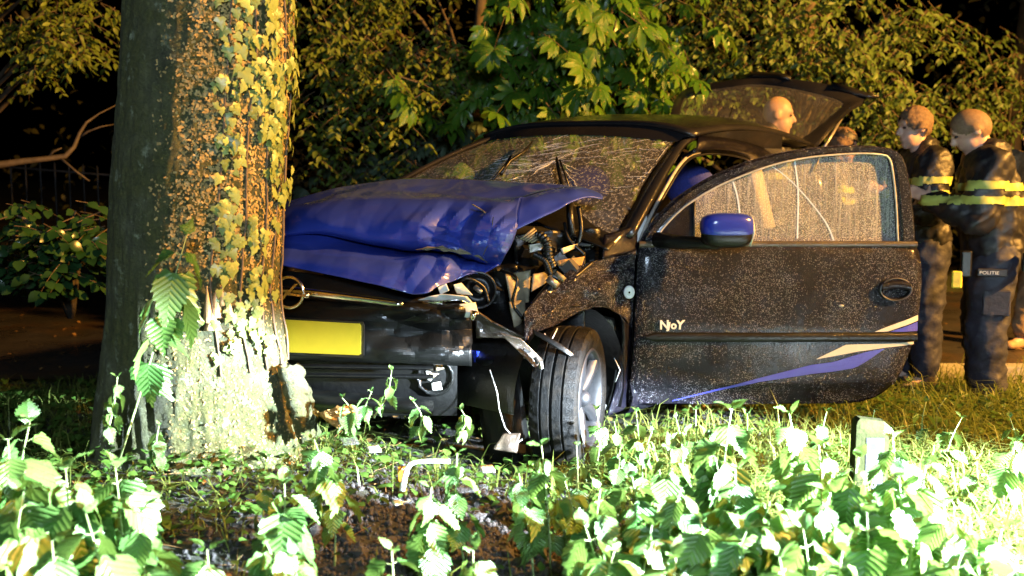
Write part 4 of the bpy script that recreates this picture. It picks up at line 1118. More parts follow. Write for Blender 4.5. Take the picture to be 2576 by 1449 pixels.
def hose(path, r, ring=True, name='corrugated_hose', mat=None):
    pts = resample([at(*p) for p in path], 90 if ring else 24); q = MB()
    q.tube(pts, [r * (1 + (0.22 * (1 if (i // 3) % 2 else 0) if ring else 0)) for i in range(len(pts))], 10); return q.build(name, mat or M['plastic'], car)
hose([(1330, 590, 4.24), (1358, 592, 4.2), (1376, 612, 4.18), (1380, 645, 4.18), (1388, 668, 4.2)], .018)
hose([(1345, 640, 4.2), (1370, 655, 4.17), (1385, 690, 4.18)], .012)
for k in range(5): rod('cooling_fin', [(1308 + k * 7, 602 + k * 2, 4.18), (1345 + k * 5, 574 + k * 5, 4.2)], .005, M['primer'])
st = hose([(1325, 800, 4.16), (1360, 750, 4.16), (1400, 705, 4.2)], .020, False, 'suspension_strut')
rod('clamp', [(1385, 716, 4.17), (1396, 702, 4.17)], .028, M['steel'], st, 12)
rod('clamp', [(1405, 700, 4.17), (1413, 690, 4.17)], .024, M['primer'], st, 12)
for k, pth in enumerate(([(1260, 680, 4.2), (1300, 700, 4.12), (1290, 760, 4.12), (1315, 800, 4.12)], [(1420, 560, 4.4), (1430, 600, 4.36), (1470, 640, 4.34)], [(1455, 520, 4.4), (1462, 575, 4.36), (1455, 610, 4.36)], [(1150, 720, 4.1), (1175, 700, 4.08), (1215, 720, 4.1), (1230, 760, 4.1)], [(1390, 720, 4.2), (1440, 700, 4.24), (1490, 660, 4.34)])):
    hose(pth, .006 + .002 * (k % 3), False, 'cable')
s = MB(); s.tube([at(1432, 500, 4.52), at(1434, 545, 4.48), at(1440, 590, 4.46)], .016, 8); s.build('support_rod', M['plastic'], car)
for k in range(5):
    x, y = rj.uniform(1300, 1500), rj.uniform(590, 690)
    q = MB(); q.box(at(x, y, rj.uniform(4.3, 4.45)), (rj.uniform(.02, .09), rj.uniform(.02, .06), rj.uniform(.02, .07)), Euler((rj.random() * 3, rj.random() * 3, rj.random() * 3)).to_matrix()); q.build('engine_part', M[rj.choice(['plastic', 'plastic', 'plastic', 'dash'])], car, smooth=False)
# torn bumper end hanging by the wheel, trim blade, cord
te = sheet('torn_bumper_end', [(1192, 775, .06), (1245, 810, .02), (1330, 850, .04), (1200, 850, .06)], 3.98, M['brown_plastic'], amp=.03, seed=51, solid=.008, n=14)
sheet('torn_strip', [(1255, 835, 0), (1310, 850, 0), (1365, 905, .02), (1345, 925, 0)], 3.94, M['brown_plastic'], te, amp=.012, seed=53, solid=.006)
for k in range(4):
    q = MB(); q.box(at(1325 + k * 12, 882 + k * 12, 3.92), (.028, .012, .010), Euler((.3 * k, .5 + .3 * k, .2)).to_matrix()); q.build('clip', M['steel'] if k % 2 else M['plastic'], te, smooth=False)
bl = patch([[(1340, 828, 4.0), (1385, 850, 3.97), (1430, 880, 3.96), (1462, 912, 3.98)], [(1342, 840, 3.99), (1382, 864, 3.96), (1425, 892, 3.95), (1464, 916, 3.98)]], 20, 4)
s = MB(); s.grid(bl); s.build('arch_trim', M['plastic'], car, solid=.006)
rod('loose_wire', [(1370, 838, 4.02), (1378, 860, 4.0), (1390, 850, 4.0), (1402, 826, 4.04)], .0025, M['white'])
rod('hanging_cord', [(1232, 930, 3.98), (1250, 985, 3.96), (1256, 1030, 3.95), (1270, 1075, 3.94), (1290, 1098, 3.93), (1305, 1112, 3.93), (1314, 1104, 3.93)], .003, M['steel'])
rod('hanging_cord', [(1545, 900, 4.5), (1560, 930, 4.48), (1548, 960, 4.5)], .0025, M['white'])
sheet('torn_liner', [(1185, 880, .0), (1300, 890, .10), (1290, 1010, .12), (1215, 1000, .05)], 4.10, M['blue_bare'], amp=.04, seed=57, n=16)
cy = MB(); rows = []
for i in range(14):
    t = i / 13
    rows.append([at(lerp(1180, 1225, t ** .7) + 110 * q, lerp(895, 1165, t) + 10 * sin(q * 3), 4.18 - .10 * sin(pi * q)) for q in [j / 10 for j in range(11)]])
cy.grid(crumple(rows, .02, 10, None, 61)); cy.build('torn_liner', M['plastic_wet'], car, solid=.006)
# splintered fog lamp
s = MB(); fc = at(1095, 945, 4.08); rows = []
for rr, dd in ((.075, -.02), (.078, .03), (.066, .035), (.058, .0), (.02, -.03)):
    rows.append([fc + V((rr * cos(2 * pi * k / 22) * (1 + .08 * sin(k * 3)), -dd, rr * sin(2 * pi * k / 22))) for k in range(22)])
s.grid(rows, closed=True); fg = s.build('fog_lamp', M['plastic_wet'], car)
for k in range(7):
    x, y = rj.uniform(1060, 1110), rj.uniform(915, 975)
    sheet('lamp_shard', [(x, y, 0), (x + rj.uniform(10, 34), y + rj.uniform(-5, 5), 0), (x + rj.uniform(10, 30), y + rj.uniform(8, 24), .01), (x + 2, y + rj.uniform(8, 26), 0)], 4.02 + .01 * k, M['lamp_white'] if k % 3 else M['primer'], fg, amp=.01, seed=70 + k, n=4)
sheet('undertray', [(1000, 880, .0), (1190, 870, .05), (1200, 1010, .1), (1020, 1030, .05)], 4.22, M['plastic_wet'], amp=.03, seed=91, n=14)

# --- driver's door, swung wide open
DA = R(6.4); DS = V((cos(DA), sin(DA), 0)); DN = V((sin(DA), -cos(DA), 0)); DO = V((HX, HY, 0))
def dpt(px, py, n=0.0):
    """point of the door's outer plane under a pixel, pushed out by n"""
    dx = (px - 1288) / FPX; dy = (724 - py) / FPX
    d = V((dx, CP + dy * SP, -SP + dy * CP)); o = V((0, 0, CAM_H))
    t = (DO - o).dot(DN) / d.dot(DN)
    return o + d * t + DN * n
def bulge(py): return interp([(612, 0.0), (632, .022), (700, .038), (830, .045), (900, .040), (960, .034), (975, .018), (1015, -.005)], py)
def xf(py): return interp([(612, 1606), (700, 1598), (860, 1590), (1015, 1579)], py)
def xr(py): return interp([(612, 2303), (640, 2311), (690, 2313), (760, 2307), (830, 2295), (880, 2281), (930, 2262), (962, 2244), (985, 2224), (1000, 2200), (1010, 2165), (1015, 2120)], py)
pys = [612, 618, 626, 634, 650, 680, 710, 740, 770, 800, 826, 850, 880, 910, 930, 945, 955, 962, 970, 978, 985, 992, 998, 1003, 1007, 1010, 1013, 1015]
dm = MB(); rows = []
for py in pys:
    r = []
    for j in range(41):
        t = j / 40; x = lerp(xf(py), xr(py), t); e = min(t, 1 - t) * 40
        edge = -0.012 * max(0, 1 - e / 1.5)
        r.append(dpt(x, py, bulge(py) + edge + 0.012 * sin(pi * t)))
    rows.append(r)
dm.grid(rows); door = dm.build('door', M['black_paint'], car, sharp=40, solid=0.012); tag(door, 'open black driver door beaded with rain')
door.data.flip_normals()
raindrops(door, door, 34000, .0007, .0023, 9, keep=lambda q: fbm((q.x * 5, q.z * 5, 3), 4) + .35 * noise.noise(V((q.x * 60, 0, q.z * 4))) > rj.uniform(-.6, .35))
# inner card of the door
s = MB(); s.grid([[dpt(lerp(xf(py), xr(py), .01 + .98 * t / 8), py, -.07) for t in range(9)] for py in (615, 700, 830, 930, 985, 1010)]); s.build('door_card', M['dash'], door, solid=0.01)
rim_ = [dpt(xf(py), py, 0) for py in pys] + [dpt(xr(py), py, 0) for py in reversed(pys)]
s = MB(); s.grid([rim_ + rim_[:1], [p - DN * .075 for p in rim_ + rim_[:1]]]); s.build('door_edge', M['black_paint'], door)
# window frame
fo = [(1608, 614), (1640, 566), (1700, 503), (1780, 451), (1860, 415), (1940, 390), (2020, 375), (2100, 367), (2170, 365), (2225, 369), (2262, 384), (2281, 420), (2295, 505), (2304, 614)]
fi = [(1640, 612), (1668, 570), (1720, 519), (1795, 472), (1865, 441), (1945, 413), (2025, 396), (2100, 388), (2165, 385), (2215, 388), (2234, 396), (2243, 425), (2252, 505), (2257, 610)]
foP = resample([dpt(x, y) for x, y in fo], 60); fiP = resample([dpt(x, y) for x, y in fi], 60)
s = MB(); s.grid([[p - DN * .05 for p in foP], [p - DN * .004 for p in foP], [p.lerp(q, .18) + DN * .012 for p, q in zip(foP, fiP)], [p.lerp(q, .72) + DN * .012 for p, q in zip(foP, fiP)], [p.lerp(q, .80) + DN * .006 for p, q in zip(foP, fiP)], [p.lerp(q, .97) + DN * .008 for p, q in zip(foP, fiP)], fiP, [p - DN * .05 for p in fiP]]); frame = s.build('window_frame', M['black_paint'], door, sharp=40)
raindrops(frame, door, 3600, .0009, .0025, 10)
s = MB(); s.tube([p + DN * .010 + (p - q).normalized() * 0.002 for p, q in zip(fiP, foP)], .005, 6); s.build('window_seal', M['seal'], door)
gl = [dpt(1744, 612, -.012)] + [dpt(x, y, -.012) for x, y in [(1746, 502)] + fi[3:]] + []
s = MB(); s.poly(gl); wdw = s.build('window', M['glass_door'], door, smooth=False); tag(wdw, 'side window covered in raindrops')
s = MB(); s.prism([dpt(1636, 614, .004), dpt(1668, 572, .004), dpt(1746, 504, .004), dpt(1746, 614, .004)], -DN * .02); s.build('quarter_panel', M['black_paint'], door, smooth=False)
s = MB(); s.tube([dpt(1746, 500, .006), dpt(1744, 612, .006)], .006, 6); s.build('window_divider', M['plastic'], door)
s = MB(); s.grid([[dpt(lerp(1606, 2303, t / 20), y, n_) for t in range(21)] for y, n_ in ((606, -.02), (606, .016), (610, .022), (618, .022), (622, .012))]); s.build('waist_trim', M['brown_plastic'], door)
# streaks wiped on the glass
for pts in ([(1915, 400), (1975, 440), (2030, 495), (2080, 560), (2100, 605)], [(1840, 440), (1858, 500), (1868, 600)], [(2000, 395), (2010, 480), (2008, 600)]):
    q = MB(); ppl = resample([dpt(x, y, -.010) for x, y in pts], 20); q.grid([[p - DS * .0035 for p in ppl], [p + DS * .0035 + DN * .001 for p in ppl]]); q.build('water_smear', M['crack'], wdw)
q = MB(); q.tube([dpt(2072, 376, -.004), dpt(2048, 430, -.006)], .003, 5); q.build('straw', M['wood'], wdw)
# rubbing strip
rs = MB(); rows = []
for y, n_ in ((831, .0), (833, .010), (838, .014), (848, .014), (853, .010), (855, .0)):
    row = []
    for j in range(31):
        x = lerp(1617, 2293, j / 30); k = 1.0 if j > 0 else .3
        yy = 843 + (y - 843) * k
        row.append(dpt(x, yy, bulge(843) + .012 * sin(pi * (x - 1590) / 710) + n_))
    rows.append(row)
rs.grid(rows); rs.build('rubbing_strip', M['plastic_wet'], door)
# decals: thin films that follow the door's skin
def film(name, pts, mat, n=24, lift=.0025):
    """pts: list of (x, ytop, ybottom)"""
    xs_ = [p[0] for p in pts]; q = MB(); r1, r2, r3 = [], [], []
    for j in range(n + 1):
        x = lerp(xs_[0], xs_[-1], j / n)
        a = interp([(p[0], p[1]) for p in pts], x); b = interp([(p[0], p[2]) for p in pts], x)
        for r, y in ((r1, a), (r2, (a + b) / 2), (r3, b)):
            e = .012 * sin(pi * (x - xf(y)) / (xr(y) - xf(y)))
            ed = min(1, (xr(y) - x) / 26); r.append(dpt(x, y, bulge(y) + e + lift - .012 * max(0, 1 - ed)))
    q.grid([r1, r2, r3]); return q.build(name, mat, door)
film('decal', [(1690, 1006, 1007.5), (1800, 974, 979), (1900, 945, 955), (2030, 912, 935), (2085, 905, 929), (2140, 888, 920), (2168, 880, 904), (2212, 872, 873.5)], M['decal_blue'], 40)
film('decal', [(2042, 897, 898), (2115, 862, 885), (2140, 861, 880), (2220, 859, 869), (2290, 856, 862)], M['decal_white'], 24)
film('decal', [(2188, 829.5, 830), (2220, 817, 829), (2300, 789, 803)], M['decal_white'], 20)
film('decal', [(2228, 829.5, 830), (2255, 821, 830), (2299, 806, 829)], M['decal_blue'], 20)
# lettering
def text(name, body, pos, size, mat, parent, right, up_, normal, extrude=.004, shear=0, offs=0.0):
    cu = bpy.data.curves.new(name, 'FONT'); cu.body = body; cu.size = size; cu.extrude = extrude; cu.offset = offs; cu.space_character = .86
    cu.shear = shear
    tmp = bpy.data.objects.new('tmp', cu); COL.objects.link(tmp)
    dg = bpy.context.evaluated_depsgraph_get(); me = bpy.data.meshes.new_from_object(tmp.evaluated_get(dg))
    bpy.data.objects.remove(tmp); me.materials.append(mat)
    r = parent
    while r.parent is not None: r = r.parent
    o = bpy.data.objects.new(name, me); COL.objects.link(o); o.parent = parent
    o.matrix_local = Matrix.Translation(pos - r.location) @ basis(right, up_, normal).to_4x4()
    return o
text('badge_letters', 'N', dpt(1651, 823, bulge(815) + .008), .056, M['white'], door, DS, V((0, 0, 1)), DN, .005, 0, .0012)
text('badge_letters', 'J', dpt(1671, 822, bulge(815) + .009), .040, M['white'], door, DS, V((0, 0, 1)), DN, .005, .15, .0012)
text('badge_letters', 'o', dpt(1679, 822, bulge(815) + .009), .048, M['white'], door, DS, V((0, 0, 1)), DN, .005, 0, .0012)
text('badge_letters', 'Y', dpt(1692, 823, bulge(815) + .008), .056, M['white'], door, DS, V((0, 0, 1)), DN, .005, .1, .0012)
# handle: oval bezel with recess and grip
hc = dpt(2238, 724, bulge(724) + .012); ZU = V((0, 0, 1)); n = 32; rows = []
for rr, dd in ((1.0, -.004), (1.0, .010), (.93, .014), (.88, .010), (.84, -.0), (.80, -.010), (.4, -.016), (.02, -.018)):
    rows.append([hc + DS * (.078 * rr * cos(2 * pi * k / n)) + ZU * (.053 * rr * sin(2 * pi * k / n)) + DN * dd for k in range(n)])
s = MB(); s.grid(rows[:4], closed=True); hb = s.build('handle', M['alloy'], door)
s = MB(); s.grid(rows[3:], closed=True); s.build('handle_recess', M['plastic'], door)
s = MB(); s.grid([[hc + DS * (.066 * t) + ZU * (z_ + .012 * (1 - t * t)) + DN * d_ for t in [k / 8 - 1 for k in range(17)]] for z_, d_ in ((.028, -.005), (.030, .012), (.018, .020), (-.002, .020), (-.010, .010), (-.006, -.004))]); s.build('handle_grip', M['black_paint'], door)
q = MB(); q.ellipsoid(dpt(2104, 765, bulge(765) + .012), (.012, .004, .006), 10, 6); q.build('scratch', M['steel'], door)
# mirror: blue cap over a black housing on an arm
mc = dpt(1792, 570, .20); rotm = basis(DS, -DN, ZU)
def sup(c, rx, ry, rz, nu=28, nv=18, e=0.55, zlo=-1, zhi=1):
    q = MB(); rows = []
    for i in range(nv + 1):
        a = -pi / 2 + pi * i / nv; row = []
        for j in range(nu):
            t = 2 * pi * j / nu
            f = lambda v: math.copysign(abs(v) ** e, v)
            z_ = max(zlo, min(zhi, f(sin(a))))
            row.append(c + DS * (rx * f(cos(a)) * f(cos(t)) if e else 0) + DN * (ry * f(cos(a)) * f(sin(t))) + ZU * (rz * z_))
        rows.append(row)
    q.grid(rows, closed=True); return q
mir = sup(mc - ZU * .012, .108, .062, .066, e=.62).build('mirror', M['plastic_wet'], door); tag(mir, 'door mirror with a blue cap')
cap = sup(mc + ZU * .012, .112, .066, .058, e=.62, zlo=-.72).build('mirror_cap', M['blue_bare'], mir)
for ob in (mir, cap): ob.modifiers.new('round', 'SUBSURF').render_levels = 1
q = MB(); q.tube([dpt(1648, 602, .0), dpt(1690, 606, .05), dpt(1740, 606, .13), dpt(1775, 602, .19)], [.036, .032, .026, .03], 14, flat=1); q.build('mirror_arm', M['plastic_wet'], mir)
q = MB(); q.tube([dpt(1857, 540, .2) - DN * .02, dpt(1862, 580, .2) - DN * .02, dpt(1852, 612, .2) - DN * .02], .006, 6); q.build('mirror_edge', M['seal'], mir)

# --- raised tailgate
tg_out = [(1688, 345, 7.10), (1683, 320, 7.14), (1690, 272, 7.30), (1708, 236, 7.48), (1745, 216, 7.52), (1850, 199, 7.36), (1905, 193, 7.28), (2000, 199, 7.10), (2090, 213, 6.98), (2150, 230, 6.92), (2178, 244, 6.88), (2140, 268, 6.78), (2098, 308, 6.62), (2060, 352, 6.44), (2038, 370, 6.36)]
tg_in = [(1707, 340, 7.11), (1704, 326, 7.13), (1712, 276, 7.28), (1724, 244, 7.42), (1750, 232, 7.44), (1850, 216, 7.30), (1905, 211, 7.24), (1980, 219, 7.10), (2060, 236, 6.97), (2108, 250, 6.90), (2122, 262, 6.86), (2095, 288, 6.76), (2055, 322, 6.62), (2015, 350, 6.50), (1985, 352, 6.52)]
tn = V((-0.2, -0.75, 0.6)).normalized()
to = resample([at(*q) for q in tg_out], 70); ti = resample([at(*q) for q in tg_in], 70)
s = MB(); s.grid([[p - tn * .05 for p in to], [p for p in to], [p.lerp(q, .5) + tn * .012 for p, q in zip(to, ti)], [q + tn * .003 for q in ti], [q - tn * .03 for q in ti]]); tg = s.build('tailgate', M['dark_paint'], car, sharp=45); tag(tg, 'raised tailgate seen from the front')
s = MB(); lo = [at(x, y, Y) for x, y, Y in ((1688, 347, 7.09), (1760, 352, 6.94), (1860, 360, 6.74), (1950, 366, 6.56), (2038, 372, 6.36))]; hi = [at(x, y, Y) for x, y, Y in ((1706, 334, 7.10), (1770, 338, 6.97), (1860, 344, 6.80), (1945, 350, 6.62), (2000, 350, 6.50))]
s.grid([lo, [(a + b) / 2 + tn * .015 for a, b in zip(lo, hi)], hi]); s.build('tailgate_hinge_panel', M['dark_paint'], tg, solid=.02)
ctr = sum((p for p in ti), V((0, 0, 0))) / len(ti)
s = MB(); nT = len(ti)
s.add([ctr] + list(ti), [(0, i + 1, (i + 1) % nT + 1) for i in range(nT)]); rw = s.build('rear_window', M['glass_rear'], tg)
s = MB(); s.grid([[at(x, y, Y) for x, y, Y in ((1860, 197, 7.40), (1900, 186, 7.34), (1960, 188, 7.24), (1990, 196, 7.14))], [at(x, y, Y) for x, y, Y in ((1862, 204, 7.34), (1900, 196, 7.28), (1960, 198, 7.18), (1990, 204, 7.10))]]); s.build('rear_wiper_mount', M['plastic'], tg, solid=.02)
s = MB(); s.grid([[at(x, y, Y) for x, y, Y in ((2090, 208, 7.0), (2150, 226, 6.93), (2185, 238, 6.88), (2212, 243, 6.84))], [at(x, y, Y) for x, y, Y in ((2092, 222, 6.94), (2150, 240, 6.9), (2180, 247, 6.86), (2210, 247, 6.84))]]); s.build('tailgate_lip', M['dark_paint'], tg, solid=.015)
rod('gas_strut', [(2072, 372, 6.55), (2095, 335, 6.66), (2124, 284, 6.84)], .010, M['steel'], tg, 8)
s = MB(); s.prism([at(1775, 346, 6.90), at(1830, 352, 6.78), at(1830, 341, 6.78), at(1790, 337, 6.86)], (0, .04, 0)); s.build('brake_light', M['plastic'], tg, smooth=False)
# ------------------------------------------------------------------ leaves and plants
def add_leaf(mb, L, wmax, shape, teeth, fold=0.18, droop=0.25, org=(0, 0, 0), ang=0.0, tilt=0.0):
    """one leaf blade along +x; serrated when teeth > 0"""
    n = teeth if teeth else 4
    c, s = cos(ang), sin(ang)
    def T(x, y, z):
        z2 = z + x * tilt
        return (org[0] + c * x - s * y, org[1] + s * x + c * y, org[2] + z2)
    mid = [(i / n) for i in range(n + 1)]
    vs = [T(L * t, 0, -droop * L * t * t) for t in mid]
    fs = []
    for sg in (1, -1):
        b = len(vs); idx = []
        for i in range(n):
            t0 = i / n; t1 = (i + 1) / n
            w0 = shape(t0 + .02) * wmax * L
            vs.append(T(L * t0, sg * w0, fold * w0 - droop * L * t0 * t0)); idx.append(len(vs) - 1)
            if teeth:
                tt = t0 + (t1 - t0) * 1.12; w1 = shape(min(1, t0 + .6 / n)) * wmax * L * 1.16
                vs.append(T(L * min(tt, .99), sg * w1, fold * w1 - droop * L * tt * tt)); idx.append(len(vs) - 1)
        idx.append(n)
        st = 2 if teeth else 1
        for i in range(n):
            a = idx[i * st]; e = idx[(i + 1) * st] if (i + 1) * st < len(idx) else n
            if teeth:
                k = idx[i * st + 1]; f = [(i, a, k), (i, k, e, i + 1)] if e != i + 1 else [(i, a, k), (i, k, i + 1)]
            else:
                f = [(i, a, e, i + 1)] if e != i + 1 else [(i, a, i + 1)]
            for q in f: fs.append(q if sg == -1 else tuple(reversed(q)))
    mb.add(vs, fs)
ov = lambda t: (sin(pi * min(1, max(0, t)) ** 0.62) * (1 - .12 * t)) * 1.0 if t < 1 else 0.0
ell = lambda t: sin(pi * min(1, max(0, t))) ** .8 if 0 < t < 1 else 0.0
obov = lambda t: (sin(pi * min(1, max(0.0, t)) ** 1.7)) ** .9 if 0 < t < 1 else 0.0
def leafmesh(name, mat, build, curl=0.0, seed=0):
    mb = MB(); build(mb)
    if curl:
        out = []
        for x, y, z in mb.v:
            a = curl * (x - .3) * (1 if seed % 2 else -1) * 1.2; y2, z2 = y * cos(a) - z * sin(a), y * sin(a) + z * cos(a)
            out.append((x, y2 + curl * .12 * sin(x * 3 + seed), z2 + curl * .16 * noise.noise(V((x * 3 + seed, y * 5, seed)))))
        mb.v = out
    me = mb.mesh(name); me.materials.append(mat); return me
NET = [leafmesh('nettle_leaf', M['nettle'], lambda mb, k=k: add_leaf(mb, 1, (.36, .32, .40, .29, .38, .34, .42)[k], ov, 7, (.25, .1, .35, .5, .0, .3, .15)[k], (.35, .2, .5, .15, .6, .1, .3)[k]), (.15, .5, .8, .3, .9, .6, .4)[k], k) for k in range(7)]
OVL = [leafmesh('leaf', M['yew'], lambda mb, k=k: add_leaf(mb, 1, (.24, .28, .2)[k], ell, 0, .3, (.2, .4, .1)[k])) for k in range(3)]
RND = [leafmesh('leaf', M['bush'], lambda mb, k=k: add_leaf(mb, 1, (.36, .42)[k], ell, 0, .2, .3)) for k in range(2)]
def palm(mb, k):
    n = (7, 5, 6)[k]
    for i in range(n):
        a = (i - (n - 1) / 2) * (.50 if n > 5 else .62); L = (1 - .11 * abs(i - (n - 1) / 2) ** 1.3)
        add_leaf(mb, L, .19, obov, 0, .25, .35 + .1 * ((i * 7) % 3), ang=a, tilt=-.1)
CHE = [leafmesh('leaf', M['chestnut'], lambda mb, k=k: palm(mb, k)) for k in range(3)]

def ordinal(i):
    return ['first', 'second', 'third', 'fourth', 'fifth', 'sixth', 'seventh', 'eighth', 'ninth', 'tenth', 'eleventh', 'twelfth', 'thirteenth', 'fourteenth', 'fifteenth', 'sixteenth', 'seventeenth',
            'eighteenth', 'nineteenth', 'twentieth', 'twenty-first', 'twenty-second', 'twenty-third', 'twenty-fourth', 'twenty-fifth', 'twenty-sixth', 'twenty-seventh', 'twenty-eighth', 'twenty-ninth', 'thirtieth',
            'thirty-first', 'thirty-second', 'thirty-third', 'thirty-fourth', 'thirty-fifth', 'thirty-sixth'][i]
rn = random.Random(21)
def nettle(px, py, Y, L, nodes, label, group, root_px=None, frac=0.35, lean=None):
    top = at(px, py, Y)
    if root_px is not None: rt = at(root_px[0], root_px[1], Y); root = V((rt.x, rt.y, rt.z))
    else:
        x, y = top.x + rn.uniform(-.06, .06), top.y + rn.uniform(-.02, .06); root = V((x, y, gz(x, y) - .01))
    t = empty('stinging_nettle', root, label, 'nettle', group)
    bend = V((rn.uniform(-.03, .03), rn.uniform(-.03, .03), 0))
    path = [root.lerp(top, i / 8) + bend * sin(pi * i / 8) for i in range(9)]
    s = MB(); s.tube(path, [.0042 - .0024 * i / 8 for i in range(9)], 5); s.build('stem', M['nettle_stem'], t)
    ph = rn.uniform(0, pi)
    for k in range(nodes):
        q = k / max(1, nodes - 1); f = lerp(frac, 1.0, q ** .9)
        i = min(7, int(f * 8)); p = path[i].lerp(path[i + 1], f * 8 - i)
        size = L * interp([(0, .8), (.35, 1.05), (.7, .95), (.9, .62), (1, .36)], q) * rn.uniform(.85, 1.15)
        for sg in (0, 1):
            a = ph + k * (pi / 2) + sg * pi + rn.uniform(-.35, .35)
            dr = rn.uniform(.45, 1.4) if q < .85 else rn.uniform(-.9, .1)
            if q > .97: dr = rn.uniform(-1.25, -.6)
            out = V((cos(a), sin(a), 0)); x = (out * cos(dr) - V((0, 0, sin(dr)))).normalized()
            z = (out * sin(dr) + V((0, 0, cos(dr)))) + V((rn.uniform(-.3, .3), rn.uniform(-.3, .3), 0)); z = (z - x * z.dot(x)).normalized()
            rot = basis(x, z.cross(x), z)
            pt = p + out * size * .16 + V((0, 0, size * .05))
            sc = (size, size * rn.uniform(.85, 1.15), size * rn.uniform(.7, 1.4))
            inst('leaf', NET[rn.randrange(7)], t, pt - root, rot, sc)
            if size > .05:
                b = MB(); b.tube([p, pt], .0014, 3, cap=False); b.build('leaf_stalk', M['nettle_stem'], t)
    return t
G1, G2, G3 = 'nettles along the bottom left of the picture', 'nettles along the bottom middle of the picture', 'nettles crowding the bottom right of the picture'
left_spec = [(20, 1105, 2.55, .13), (75, 1062, 2.70, .14), (60, 1235, 2.35, .15), (165, 1180, 2.45, .12), (215, 1290, 2.3, .13), (290, 1175, 2.55, .12), (345, 1290, 2.4, .12), (520, 1380, 2.35, .10),
             (715, 1215, 2.62, .11), (668, 1360, 2.4, .10), (790, 1105, 3.0, .085), (745, 1400, 2.35, .11), (130, 1360, 2.2, .13)]
mid_spec = [(985, 1385, 2.45, .095), (1085, 1225, 2.72, .085), (1150, 1140, 2.85, .065), (1190, 1385, 2.42, .09), (1305, 1190, 2.85, .07), (1362, 1120, 2.95, .07)]
right_spec = [(1470, 1320, 2.5, .10), (1510, 1230, 2.7, .09), (1545, 1385, 2.4, .11), (1590, 1200, 2.8, .09), (1640, 1320, 2.5, .11), (1690, 1130, 2.85, .10), (1715, 1225, 2.65, .10), (1760, 1300, 2.5, .11), (1790, 1110, 2.9, .10),
              (1840, 1030, 2.85, .11), (1850, 1180, 2.65, .11), (1880, 1330, 2.45, .12), (1945, 1240, 2.6, .11), (1985, 1040, 2.95, .10), (2020, 1330, 2.4, .12), (2060, 1120, 2.75, .11), (2090, 1240, 2.55, .11), (2120, 1385, 2.3, .12),
              (2160, 1150, 2.7, .10), (2180, 1290, 2.45, .12), (2245, 1100, 2.9, .09), (2262, 1200, 2.65, .11), (2300, 1330, 2.4, .12), (2330, 1170, 2.8, .09), (2375, 1270, 2.5, .10), (2440, 1300, 2.5, .09), (2420, 1390, 2.3, .11), (2520, 1330, 2.45, .09), (2560, 1395, 2.3, .10),
              (1960, 1400, 2.25, .12), (1700, 1405, 2.3, .12)]
for spec, grp, where in ((left_spec, G1, 'in the bottom left corner patch'), (mid_spec, G2, 'before the churned soil at bottom centre'), (right_spec, G3, 'in the glaring bottom right patch')):
    for i, (px, py, Y, L) in enumerate(sorted(spec)):
        nettle(px, py, Y, L * 1.25, 7 if py < 1250 else 6, 'nettle %s, %s from the left' % (where, ordinal(i)), grp)
# tall nettle standing against the trunk, small ones beside it
nettle(470, 590, 3.25, .155, 7, 'tall big-leaved nettle standing in front of the tree trunk', None, (302, 1150), .42)
nettle(295, 948, 3.15, .055, 6, 'small upright nettle left of the tall one by the trunk foot', None, (262, 1110), .2)
nettle(400, 1070, 3.2, .055, 5, 'young nettle with roundish leaves at the trunk foot', None, (395, 1165), .2)
nettle(935, 985, 3.62, .06, 4, 'thin weed stalk before the dark lower grille', None, (900, 1075), .3)
nettle(985, 930, 3.70, .055, 5, 'leafy stalk leaning before the broken lower bumper', None, (940, 1050), .25)
nettle(860, 1000, 3.55, .06, 4, 'low weed beside the torn orange wood', None, (868, 1090), .2)
nettle(1040, 1010, 3.62, .06, 4, 'dim weed under the broken fog lamp', None, (1050, 1090), .2)
nettle(1160, 1030, 3.66, .06, 4, 'dim weed left of the hanging liner', None, (1150, 1095), .2)
weed_spec = [(1500, 1030, 3.95), (1600, 1035, 3.9), (1700, 1050, 3.8), (1750, 1030, 4.1), (1880, 1040, 4.0), (2080, 1035, 4.1), (2200, 1030, 4.3), (2330, 1010, 4.4), (2420, 1050, 4.0), (2540, 1050, 4.0), (1450, 1120, 3.4), (1560, 1130, 3.35), (1650, 1140, 3.3), (2350, 1120, 3.6), (2460, 1150, 3.4), (2290, 960, 5.2), (2380, 1000, 4.9), (2560, 985, 5.2), (1420, 1210, 3.0), (640, 1190, 3.05)]
for i, (px, py, Y) in enumerate(sorted(weed_spec)):
    nettle(px, py, Y, rn.uniform(.055, .085), rn.choice((4, 5)), 'short weed in the grass behind the front nettles, %s from the left' % ordinal(i), 'short weeds between the front nettles and the car', None, .15)
nettle(1545, 1060, 3.75, .07, 6, 'wilted nettle in the grass beside the front wheel', None, None, .2)
nettle(1640, 1085, 3.6, .07, 6, 'yellow-green nettle in the grass under the door front', None, None, .2)
nettle(2555, 1110, 3.3, .10, 4, 'lone nettle on a bare stalk at the right edge', None, (2480, 1310), .5)
nettle(2480, 985, 5.0, .08, 6, 'pale weed in the grass just right of the front officer boots', None, None, .2)

